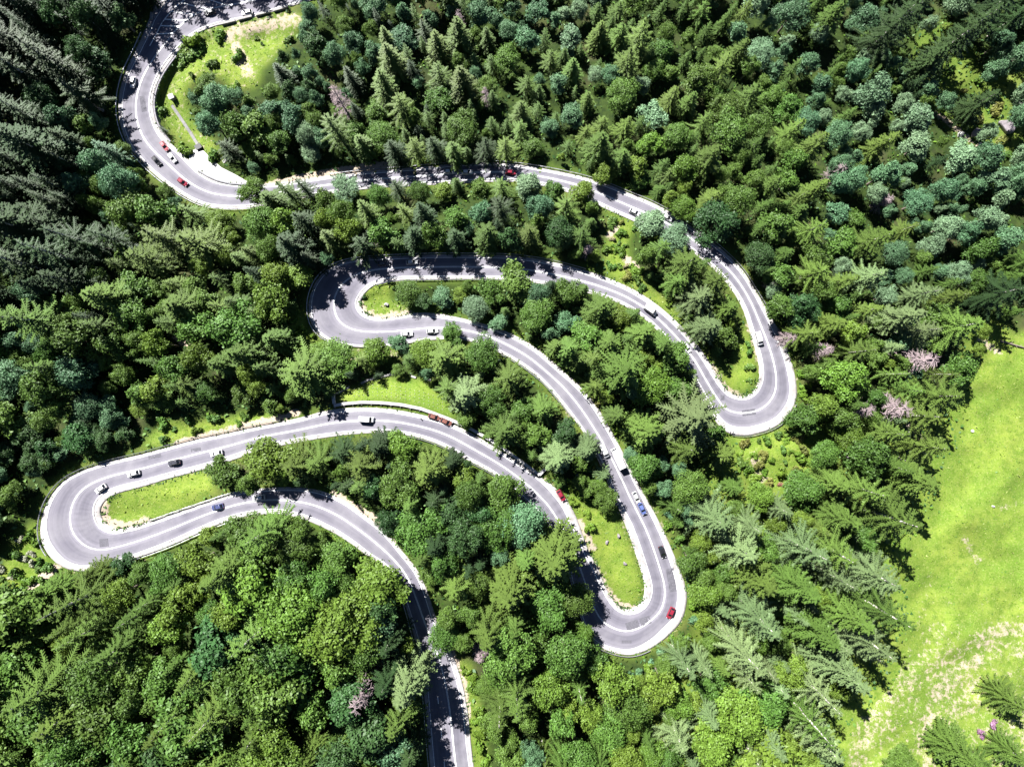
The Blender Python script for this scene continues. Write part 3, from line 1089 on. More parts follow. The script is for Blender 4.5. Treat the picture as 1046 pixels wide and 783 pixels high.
rock(1014, 517, .7, 'small white stone near the right edge of the meadow', M_WCONC)
rock(590, 488, 1.5, 'grey boulder in the shaded slope left of the oncoming van')


def log(u1, v1, u2, v2, r, label, mat=M_BARKP, lift=.3):
    a, b = np.array(world(u1, v1, lift)), np.array(world(u2, v2, lift))
    m = MB()
    pts = [a + (b - a) * t - a for t in (0, .3, .6, 1)]
    m.tube(pts, [r, r * .9, r * .7, r * .45], 8)
    d = b - a
    side = np.array((-d[1], d[0], 0)) / np.linalg.norm(d)
    for t, s in ((.35, 1), (.55, -1), (.7, 1)):
        p = d * t
        m.tube([p, p + side * s * .9 + d * .06 + (0, 0, .3)], [r * .3, r * .12], 5)
    tag(m.build('fallen_log', mat, loc=a), label, 'log')


log(864, 466, 887, 472, .3, 'thin white fallen log in the dark gap between conifers, left of the meadow', lift=5)
log(906, 466, 935, 472, .28, 'thin white fallen log right of the dark gap near the meadow edge', lift=4)
log(928, 450, 946, 464, .38, 'thick pale fallen log beside the white stone at the meadow edge', lift=2)
log(1022, 348, 1050, 356, .4, 'grey fallen log at the right frame edge above the meadow', M_BARK)

# ------------------------------------------------------------------ vehicles
def loft(secs):
    """secs: list of (x, [(y, z) ...]) closed rings with the same count"""
    n = len(secs[0][1])
    vs = [(x, y, z) for x, ring in secs for (y, z) in ring]
    fs = []
    for i in range(len(secs) - 1):
        for k in range(n):
            a, b = i * n + k, i * n + (k + 1) % n
            fs.append((a, b, b + n, a + n))
    fs.append(tuple(range(n))[::-1])
    fs.append(tuple((len(secs) - 1) * n + k for k in range(n)))
    return vs, fs


def ring(w, z0, z1, r=.10, tumble=0.0):
    h = w / 2
    t = h - tumble
    return [(-h + r * .5, z0), (h - r * .5, z0), (h, z0 + r), (h, (z0 + z1) / 2), (t, z1 - r), (t - r, z1), (-t + r, z1), (-t, z1 - r), (-h, (z0 + z1) / 2), (-h, z0 + r)]


def wheel_parts(root, xs, half, r, w=.22):
    for x in xs:
        for s in (-1, 1):
            m = MB()
            m.tube([(x, s * (half - w / 2), r), (x, s * (half + w / 2), r)], [r, r], 16)
            t = m.build('wheel', M_TYRE, root)
            m = MB()
            m.tube([(x, s * (half + w / 2), r), (x, s * (half + w / 2 + .012), r)], [r * .62, r * .55], 12)
            m.build('rim', M_RIM, t)


def lights(root, x0, x1, half, z, s=.28):
    for y in (-1, 1):
        m = MB()
        m.box((x0 + .0, y * (half - .22), z), (.09, .34, .14))
        m.build('headlight', M_LAMP, root)
        m = MB()
        m.box((x1, y * (half - .16), z + .1), (.09, .24, .18))
        m.build('tail_light', M_TAIL, root)


def make_car():
    r = empty('car')
    W = 1.78
    body = MB()
    prof = [(-2.12, W * .84, .32, .72), (-2.05, W * .93, .26, .86), (-1.75, W, .22, .93), (-1.2, W, .22, .95), (-.6, W, .22, .94), (.4, W, .22, .94), (.85, W, .22, .92), (1.4, W * .98, .22, .84), (1.85, W * .93, .24, .76), (2.08, W * .84, .30, .62), (2.14, W * .76, .36, .52)]
    vs, fs = loft([(x, ring(w, a, b, .09, .05)) for x, w, a, b in prof])
    body.add(vs, fs)
    body.build('body', PAINT['white'], r, smooth=False)
    # glasshouse
    cab = MB()
    c = [(-1.85, 1.46, .90, .94), (-1.45, 1.42, .90, 1.30), (-1.0, 1.40, .90, 1.42), (-.2, 1.40, .90, 1.45), (.35, 1.38, .90, 1.38), (1.05, 1.44, .90, .93)]
    vs, fs = loft([(x, ring(w, a, b, .03 if b < 1 else .08, .02 if b < 1 else .10)) for x, w, a, b in c])
    cab.add(vs, fs)
    cab.build('windows', M_GLASS, r)
    roof = MB()
    rr = [(-1.32, 1.08, 1.385, 1.42), (-.95, 1.14, 1.42, 1.465), (-.2, 1.16, 1.45, 1.49), (.30, 1.10, 1.40, 1.435)]
    vs, fs = loft([(x, ring(w, a, b, .012, .02)) for x, w, a, b in rr])
    roof.add(vs, fs)
    for s in (-1, 1):
        for x0, x1 in ((.34, 1.02), (-1.30, -1.80)):
            roof.tube([(x0, s * .56, 1.40), (x1, s * .70, .95)], [.035, .04], 5)
        roof.tube([(-.35, s * .585, 1.45), (-.33, s * .72, .95)], [.04, .04], 5)
    roof.build('roof', PAINT['white'], r)
    wheel_parts(r, (1.32, -1.28), .78, .31)
    lights(r, 2.05, -2.06, .82, .62)
    for s in (-1, 1):
        m = MB()
        m.box((.75, s * .98, .98), (.14, .20, .12))
        m.build('wing_mirror', PAINT['white'], r)
    return r


def make_van():
    r = empty('van')
    W = 1.95
    b = MB()
    prof = [(-2.55, W * .94, .30, 1.85), (-2.48, W, .24, 2.0), (-1.0, W, .24, 2.05), (.7, W, .24, 2.05), (1.15, W, .24, 1.95), (1.75, W, .24, 1.22), (2.3, W * .95, .26, 1.02), (2.52, W * .86, .34, .75)]
    vs, fs = loft([(x, ring(w, a, c, .12, .09)) for x, w, a, c in prof])
    b.add(vs, fs)
    b.build('body', PAINT['white'], r)
    m = MB()
    m.add([(1.20, -.80, 1.93), (1.20, .80, 1.93), (1.75, .86, 1.27), (1.75, -.86, 1.27)], [(0, 3, 2, 1)])
    m.v = [(x + .02, y, z + .025) for x, y, z in m.v]
    m.build('windscreen', M_GLASS, r)
    for s in (-1, 1):
        m = MB()
        m.box((.75, s * .955, 1.45), (.9, .02, .45))
        m.box((-.45, s * .955, 1.45), (1.2, .02, .45))
        m.box((-1.75, s * .955, 1.45), (1.1, .02, .45))
        m.build('side_window', M_GLASS, r)
    m = MB()
    m.box((-2.56, 0, 1.45), (.02, 1.4, .5))
    m.build('rear_window', M_GLASS, r)
    wheel_parts(r, (1.55, -1.5), .86, .34)
    lights(r, 2.42, -2.53, .86, .72)
    for s in (-1, 1):
        m = MB()
        m.box((1.45, s * 1.08, 1.3), (.14, .22, .22))
        m.build('wing_mirror', M_TRIM, r)
    return r


def make_truck():
    r = empty('truck')
    m = MB()
    m.box((-.9, 0, .62), (6.6, 1.0, .3))
    m.build('chassis', M_TRIM, r)
    m = MB()
    m.box((-1.15, 0, 1.95), (5.6, 2.4, 2.3))
    m.box((-1.15, 0, 3.12), (5.4, 2.2, .05))
    m.build('cargo_box', PAINT['white'], r)
    m = MB()
    vs, fs = loft([(1.85, ring(2.2, .45, 2.45, .12, .08)), (2.9, ring(2.2, .45, 2.45, .14, .10)), (3.35, ring(2.15, .45, 1.55, .12, .04)), (3.55, ring(2.05, .5, 1.35, .1, .03))])
    m.add(vs, fs)
    m.build('cab', PAINT['white'], r)
    m = MB()
    m.add([(2.95, -.92, 2.34), (2.95, .92, 2.34), (3.36, .98, 1.58), (3.36, -.98, 1.58)], [(0, 3, 2, 1)])
    m.v = [(x + .035, y, z + .03) for x, y, z in m.v]
    m.build('windscreen', M_GLASS, r)
    for s in (-1, 1):
        m = MB()
        m.box((2.5, s * 1.11, 1.85), (.8, .03, .5))
        m.build('side_window', M_GLASS, r)
    wheel_parts(r, (2.7, -1.6, -2.7), .98, .45, .28)
    lights(r, 3.5, -3.98, 1.05, .8)
    return r


PROTO = {}


def place_vehicle(kind, u, v, ang, col, label, group, scale=1.0):
    """ang: heading in photo degrees, 0 = right, 90 = down"""
    mk = {'car': make_car, 'van': make_van, 'truck': make_truck}[kind]
    if kind not in PROTO:
        o = mk()
        PROTO[kind] = o
    else:
        src = PROTO[kind]
        o = src.copy()
        C.objects.link(o)
        for ch in list(src.children):
            c = ch.copy()
            C.objects.link(c)
            c.parent = o
            for gc in ch.children:
                d = gc.copy()
                C.objects.link(d)
                d.parent = c
    for ch in o.children:
        if ch.name.split('.')[0] in ('body', 'roof', 'cab', 'cargo_box', 'wing_mirror') and ch.data.materials[0] in PAINT.values():
            ch.material_slots[0].link = 'OBJECT'
            ch.material_slots[0].material = PAINT[col]
    z = float(zfun([u], [v], False)[0]) + .12
    o.location = zfix(u, v, z)
    # pitch with the slope of the road
    a = -math.radians(ang)
    dx, dy = math.cos(math.radians(ang)) * 5, math.sin(math.radians(ang)) * 5
    zz = zfun([u - dx, u + dx], [v - dy, v + dy], False)
    pitch = -math.atan2(zz[1] - zz[0], 10 * (H - z) / F)
    o.rotation_euler = (0, pitch, a)
    o.scale = (scale,) * 3
    tag(o, label, kind if kind != 'truck' else 'lorry', group)
    VEH.append((u, v, label))
    return o


VEH = []
DRV = 'vehicles on the serpentine road'
VL = [
    ('car', 137, 85, 100, 'white', 'white car in the left lane of the top-left bend, half in tree shadow'),
    ('car', 215, 14, 165, 'black', 'black car on the shaded road at the top, left of the parked white car'),
    ('car', 253, 14, 168, 'white', 'white car standing in shade beside the pale parapet blocks at the top'),
    ('car', 169, 150, 52, 'pale red', 'pale red car just ahead of a white car below the top-left bend'),
    ('car', 177, 162, 52, 'white', 'white car close behind the pale red car by the lay-by'),
    ('car', 161, 165, 48, 'black', 'black car in the left lane below the top-left bend'),
    ('car', 187.5, 186.5, 35, 'red', 'bright red car in the left lane opposite the pale lay-by'),
    ('car', 459, 176, 0, 'white', 'left of two white cars following each other on the shaded upper leg'),
    ('car', 477, 176.5, -2, 'white', 'right of two white cars following each other on the shaded upper leg'),
    ('car', 522, 176.5, 5, 'red', 'red car leaving the shade on the upper leg below the conifers'),
    ('car', 648, 217.5, 28, 'silver', 'silver car at the end of the upper leg near the drain under the guardrail'),
    ('car', 681, 222.5, 30, 'white', 'white car half hidden by the trees where the upper leg bends down'),
    ('van', 774, 346, 75, 'white', 'white van driving down towards the right hairpin'),
    ('van', 664, 317, 35, 'white', 'white van alone on the sunny part of the third leg'),
    ('car', 701, 355, 55, 'white', 'white car with dark windscreen on the third leg near the right hairpin'),
    ('car', 421, 268, -4, 'silver', 'silver car in deep shade on the middle leg'),
    ('car', 392.5, 269.5, -2, 'dark grey', 'dark grey car in deep shade on the middle leg, left of the silver one'),
    ('car', 416, 341, -3, 'white', 'white car leaving the middle-left hairpin lawn on the sunny lower side'),
    ('car', 442, 338, -4, 'white', 'white car half covered by a small tree below the middle-left lawn'),
    ('car', 104.5, 498.5, 145, 'white', 'white car nearest the turn of the bottom-left hairpin'),
    ('car', 137.5, 483, 165, 'white', 'white car between a dark car and the bottom-left hairpin turn'),
    ('car', 179, 472, 167, 'dark grey', 'dark grey car above the lawn of the bottom-left hairpin'),
    ('car', 222, 462.5, 166, 'white', 'white car left of the big bright tree on the lower leg'),
    ('car', 223.5, 517, 166, 'navy blue', 'navy blue car on the lower leg below the bright round tree'),
    ('car', 265, 507.5, 176, 'white', 'white car coming out from under the big bright tree'),
    ('van', 375, 428, 4, 'white', 'white van alone on the fifth leg below the long white wall'),
    ('car', 444, 425.5, 18, 'orange-red', 'left of two orange-red cars parked against the long white wall'),
    ('car', 456, 430.5, 24, 'orange-red', 'right of two orange-red cars parked against the long white wall'),
    ('van', 617, 460, 64, 'white', 'white van partly under a pale conifer, passing the white lorry'),
    ('truck', 630, 467, 245, 'white', 'white box lorry climbing the fourth leg'),
    ('car', 649.5, 507.5, 66, 'silver', 'silver car right behind the blue car on the fourth leg'),
    ('car', 655.5, 519, 66, 'blue', 'blue car right in front of the silver car on the fourth leg'),
    ('car', 676, 563, 72, 'black', 'black car above the lower right hairpin'),
    ('car', 573, 505.5, 58, 'red', 'red car on the pale shoulder right of the long white wall'),
    ('car', 684.5, 625, 115, 'red', 'dark red car on the outer lane of the lower right hairpin'),
]
for kind, u, v, ang, col, lab in VL:
    place_vehicle(kind, u, v, ang, col, lab, DRV, {'car': 1.0, 'van': 1.0, 'truck': 1.0}[kind])

# ------------------------------------------------------------------ tree meshes
def quads_mesh(name, P, mat):
    """P: (n,4,3)"""
    n = len(P)
    me = bpy.data.meshes.new(name)
    me.vertices.add(n * 4)
    me.vertices.foreach_set('co', P.reshape(-1).astype(np.float32))
    me.loops.add(n * 4)
    me.loops.foreach_set('vertex_index', np.arange(n * 4, dtype=np.int32))
    me.polygons.add(n)
    me.polygons.foreach_set('loop_start', np.arange(0, n * 4, 4, dtype=np.int32))
    me.polygons.foreach_set('loop_total', np.full(n, 4, np.int32))
    me.materials.append(mat)
    me.update(calc_edges=True)
    return me


def leaf_quads(c, nrm, size, r, aspect=1.5):
    """quads at centres c facing nrm (n,3)"""
    n = len(c)
    nrm = nrm / (np.linalg.norm(nrm, axis=1)[:, None] + 1e-9)
    ref = r.normal(size=(n, 3))
    x = np.cross(nrm, ref)
    x /= np.linalg.norm(x, axis=1)[:, None] + 1e-9
    y = np.cross(nrm, x)
    sx = (size * aspect / 2)[:, None] * x
    sy = (size / 2)[:, None] * y
    fold = nrm * (size * .18)[:, None]
    return np.stack([c - sx - fold, c - sy * .9, c + sx - fold, c + sy * .9], 1)


def broadleaf_mesh(seed, h=16.0, rad=5.6, base=.30, lobes=15, flat=1.0, leaf=.62, lean=0.0):
    r = np.random.default_rng(seed)
    zc = h * (base + 1) / 2
    hz = h * (1 - base) / 2 * flat
    out = []
    cen, rr = [], []
    # one top lobe, then rings of lobes
    for k in range(lobes):
        if k == 0:
            d = np.array((0, 0, .62))
        else:
            ph = k * 2.39996 + r.normal() * .25
            el = r.uniform(-.55, .95)
            q = math.sqrt(max(0, 1 - el * el))
            d = np.array((math.cos(ph) * q, math.sin(ph) * q, el)) * r.uniform(.52, .80)
        cen.append(d * (rad, rad, hz) * (np.clip(1 + lean * r.normal() * .5, .6, 1.2), 1 - .15 * lean, np.clip(1 + lean * .25 * r.normal(), .7, 1.15)) + (lean * rad * .15, 0, zc))
        rr.append(rad * r.uniform(.20, .46))
    for c, l in zip(cen, rr):
        nc = int(26 * (l / (rad * .35)) ** 2)
        dirs = r.normal(size=(nc, 3))
        dirs[:, 2] += .35
        dirs /= np.linalg.norm(dirs, axis=1)[:, None]
        cc = c + dirs * (l * r.uniform(.72, 1.1, size=(nc, 1))) * (1, 1, .9)
        for j in range(nc):
            n = r.integers(14, 24)
            p = cc[j] + r.normal(size=(n, 3)) * (.46, .46, .34)
            nn = dirs[j] * .9 + r.normal(size=(n, 3)) * .55 + (0, 0, .35)
            out.append(leaf_quads(p, nn, leaf * .8 * r.uniform(.6, 1.45, n), r))
    return np.concatenate(out), cen


def broadleaf_trunk(cen, h, r):
    m = MB()
    top = h * .55
    m.tube([(0, 0, -1.2), (0, 0, .3), (.1, .05, top * .5), (.2, -.1, top)], [.48, .40, .32, .2], 8)
    for c in cen[:9]:
        a = np.array((.1, 0, h * r.uniform(.25, .5)))
        mid = (a + c) / 2 + (0, 0, -.5)
        m.tube([a, mid, c], [.17, .11, .04], 5, cap=False)
    return m


def spruce_mesh(seed, h=26.0, rad=3.9, base=.10, whorls=26, droop=.42, dens=1.0, ragged=.2, blade=.28):
    r = np.random.default_rng(seed)
    out = []
    for w in range(whorls):
        t = (w + r.uniform(-.3, .3)) / whorls
        t = min(max(t, 0), .985)
        z = h * (base + (1 - base) * t)
        L0 = rad * (1 - t) ** .82 * (1.0 if t > .12 else .72 + 2.3 * t) + .25
        nb = int((10 - 4 * t) * dens)
        ph0 = r.uniform(0, 6.28)
        for b in range(nb):
            ph = ph0 + 2 * PI * b / nb + r.normal() * .26
            L = L0 * r.uniform(1 - ragged * 1.6, 1 + ragged)
            dr = np.array((math.cos(ph), math.sin(ph), 0))
            sd = np.array((-dr[1], dr[0], 0))
            up = .35 * t                                   # upper branches rise, lower droop
            ns = max(3, int(L / .33))
            s = (np.arange(ns) + .6) / ns
            zz = z + L * (up * s - droop * s ** 1.35 + .16 * np.maximum(s - .7, 0))
            sp = dr * (L * s)[:, None]
            sp[:, 2] = zz
            # along-spine blade
            nx = np.vstack([sp[1:], sp[-1:] + dr * .35])
            wd = blade * .42
            out.append(np.stack([sp - sd * wd, sp + sd * wd, nx + sd * wd * .6, nx - sd * wd * .6], 1))
            # side sprays
            for side in (-1, 1):
                l = (.30 + .52 * (1 - np.abs(s - .45))) * (.32 + .20 * L / 2) * r.uniform(.75, 1.25, ns)
                tip = sp + sd * side * l[:, None] * .85 + dr * (l * .62)[:, None]
                tip[:, 2] -= l * r.uniform(.15, .55, ns)
                bw = dr * (blade * .40) * r.uniform(.8, 1.3)
                a1 = sp - bw * .6
                a2 = sp + bw
                out.append(np.stack([a1, a2, tip + bw * .35, tip - bw * .25], 1))
                # hanging twig for depth
            if ns > 3:
                k = r.integers(1, ns, max(1, ns // 2))
                q = sp[k]
                tq = q + r.normal(size=(len(k), 3)) * .12 + (0, 0, -.5)
                out.append(np.stack([q - dr * .2, q + dr * .2, tq + dr * .1, tq - dr * .1], 1))
    # leader
    for b in range(5):
        ph = b * 1.257
        d = np.array((math.cos(ph) * .12, math.sin(ph) * .12, 0))
        e = np.array((-d[1], d[0], 0))
        p = np.array((0, 0, h * .965))
        out.append(np.array([[p - e, p + e, p + d * 2 + (0, 0, h * .02), p + (0, 0, h * .042)]]))
    return np.concatenate(out)


def spruce_trunk(h):
    m = MB()
    m.tube([(0, 0, -1.5), (0, 0, .4), (0, 0, h * .35), (0, 0, h * .7), (0, 0, h * .98)], [.42, .34, .26, .15, .03], 8)
    r = random.Random(int(h * 10))
    for k in range(14):
        z = h * r.uniform(.04, .14)
        p = r.uniform(0, 6.28)
        m.tube([(0, 0, z), (math.cos(p) * .9, math.sin(p) * .9, z - .15)], [.04, .015], 4, cap=False)
    return m


def dead_mesh(seed, h=18.0, rad=2.6):
    r = random.Random(seed)
    m = MB()
    m.tube([(0, 0, h * .12), (0, 0, h * .6), (.1, .1, h)], [.24, .15, .03], 6)
    for k in range(90):
        t = r.uniform(.1, .98)
        z = h * t
        L = rad * (1 - t) ** .7 * r.uniform(.6, 1.15) + .4
        p = r.uniform(0, 6.28)
        d = np.array((math.cos(p), math.sin(p), -.15))
        a = np.array((0, 0, z))
        e = a + d * L
        m.tube([a, a + d * L * .5 + (0, 0, .05), e], [.075, .055, .03], 4, cap=False)
        for j in range(5):
            s = r.uniform(.3, .95)
            q = a + d * L * s
            pp = p + r.choice((-1, 1)) * r.uniform(.5, 1.0)
            m.tube([q, q + np.array((math.cos(pp), math.sin(pp), r.uniform(-.3, .1))) * r.uniform(.4, .9)], [.045, .018], 3, cap=False)
    return m


def bush_mesh(seed, rad=1.6, h=1.9, leaf=.46):
    r = np.random.default_rng(seed)
    out = []
    for k in range(r.integers(5, 9)):
        c = np.array((r.normal() * rad * .42, r.normal() * rad * .42, h * r.uniform(.25, .62)))
        n = 60
        d = r.normal(size=(n, 3))
        d /= np.linalg.norm(d, axis=1)[:, None]
        p = c + d * rad * .5 * r.uniform(.6, 1.1, (n, 1))
        p[:, 2] = np.maximum(p[:, 2], .05)
        out.append(leaf_quads(p, d + (0, 0, .4) + r.normal(size=(n, 3)) * .4, leaf * r.uniform(.6, 1.3, n), r))
    return np.concatenate(out)


M0 = SPR['dark green']
SPRUCE, BROAD, BUSH, DEAD = [], [], [], []
for sd, h, rad, base, wh, drp, dn, rg in ((1, 26, 3.7, .10, 30, .40, 1.0, .2), (2, 26, 4.2, .08, 27, .48, .95, .28), (3, 26, 3.3, .12, 32, .36, 1.05, .2), (4, 26, 4.0, .17, 24, .44, .75, .36), (5, 26, 3.6, .06, 28, .55, 1.0, .25), (6, 26, 4.4, .22, 20, .40, .8, .42), (7, 26, 4.1, .12, 19, .50, .7, .45), (8, 26, 3.9, .10, 23, .30, .85, .35)):
    q = spruce_mesh(sd, h, rad, base, wh, drp, dn, rg)
    SPRUCE.append(dict(q=q, h=h, rad=rad, me=quads_mesh('spruce_crown', q, M0), tr=spruce_trunk(h)))
for sd, h, rad, base, lb, fl, lf, ln in ((11, 16, 5.2, .22, 16, 1.0, .50, .2), (12, 16, 5.8, .30, 18, .9, .42, .5), (13, 16, 4.7, .18, 13, 1.05, .56, .8), (14, 16, 5.5, .28, 22, 1.0, .40, .4), (15, 16, 6.2, .33, 15, .85, .62, 1.0),
                                     (16, 16, 5.0, .12, 17, 1.1, .46, .6), (17, 16, 5.4, .25, 24, .95, .36, .9), (18, 16, 4.6, .15, 11, 1.1, .54, 1.2), (19, 16, 5.7, .3, 19, .9, .48, 1.1)):
    q, cen = broadleaf_mesh(sd, h, rad, base, lb, fl, lf, ln)
    BROAD.append(dict(q=q, h=h, rad=rad * 1.08, me=quads_mesh('broadleaf_crown', q, M0), tr=broadleaf_trunk(cen, h, np.random.default_rng(sd))))
for sd in (21, 22, 23, 24):
    q = bush_mesh(sd)
    BUSH.append(dict(q=q, rad=1.6, h=1.9, me=quads_mesh('bush', q, M0)))


def mb_mesh(m, name, mat):
    me = bpy.data.meshes.new(name)
    me.from_pydata([tuple(map(float, p)) for p in m.v], [], m.f)
    me.materials.append(mat)
    me.update()
    return me


for d in SPRUCE:
    d['trme'] = mb_mesh(d['tr'], 'spruce_trunk', M_BARKP)
for d in BROAD:
    d['trme'] = mb_mesh(d['tr'], 'broadleaf_trunk', M_BARK)
for sd in (31, 32, 33):
    m = dead_mesh(sd)
    tr = MB()
    tr.tube([(0, 0, -1), (0, 0, 3.0)], [.34, .25], 7)
    DEAD.append(dict(h=18, rad=2.6, me=mb_mesh(m, 'dead_branches', M_DEAD), trme=mb_mesh(tr, 'dead_trunk', M_DEAD)))

# ------------------------------------------------------------------ tree placement
# every tree: apparent crown centre (u, v), crown width px, species, tint, height m
TREES = []          # dicts
CF = {'S': .52, 'B': .66, 'D': .6}


def solve_base(u, v, h, sp):
    """ground point of a tree of height h whose crown middle shows at (u, v)"""
    bu, bv = u, v
    for _ in range(5):
        z = z1(bu, bv)
        d0 = H - z
        k = (d0 - CF[sp] * h) / d0
        bu, bv = CU + (u - CU) * k, CV + (v - CV) * k
    return bu, bv, z1(bu, bv)


def samples(bu, bv, z, h, rad, sp):
    """crown sample points: list of (x, y, z)"""
    x0, y0, _ = zfix(bu, bv, z)
    pts = []
    if sp == 'B':
        tab = ((.45, .75), (.65, .95), (.85, .7), (1.0, .2))
    else:
        tab = ((.15, .9), (.35, .8), (.6, .5), (.8, .28), (1.0, .04))
    for t, q in tab:
        for k in range(8):
            a = k * PI / 4
            pts.append((x0 + rad * q * math.cos(a), y0 + rad * q * math.sin(a), z + t * h))
        pts.append((x0, y0, z + t * h))
    return np.array(pts)


def covers(pts):
    d = H - pts[:, 2]
    u = CU + pts[:, 0] * F / d
    v = CV - pts[:, 1] * F / d
    return look(must_see, u, v).mean()


def shades(pts, z):
    hh = pts[:, 2] - z
    x = pts[:, 0] + SHX * KSH * hh
    y = pts[:, 1] + SHY * KSH * hh
    u, v = proj(x, y, z)
    zz = zfun(u, v)
    hh = np.maximum(pts[:, 2] - zz, 0)
    x = pts[:, 0] + SHX * KSH * hh
    y = pts[:, 1] + SHY * KSH * hh
    d = H - zz
    u = CU + x * F / d
    v = CV - y * F / d
    return look(lit_mask, u, v).mean()


MPP = 0.352


def add_tree(u, v, d, sp, tint, h=None, manual=False):
    dia = d * MPP
    if h is None:
        h = {'S': min(33, 9 + dia * 1.9), 'B': min(22, 5 + dia * 1.0), 'D': min(24, 8 + dia * 1.6)}[sp]
    rad = dia / 2
    for _ in range(10):
        bu, bv, z = solve_base(u, v, h, sp)
        if bool(look(paved, bu, bv)):
            if manual:
                pass
            else:
                return None
        if manual:
            break
        pts = samples(bu, bv, z, h, rad, sp)
        c = covers(pts)
        s = shades(pts, z)
        if c <= .10 and s <= .12:
            break
        h *= .84
        rad *= .90
        if h < 4.5 or rad < 1.3:
            return None
    else:
        return None
    t = dict(u=u, v=v, d=2 * rad / MPP, sp=sp, tint=tint, h=h, rad=rad, bu=bu, bv=bv, z=z, manual=manual)
    TREES.append(t)
    return t


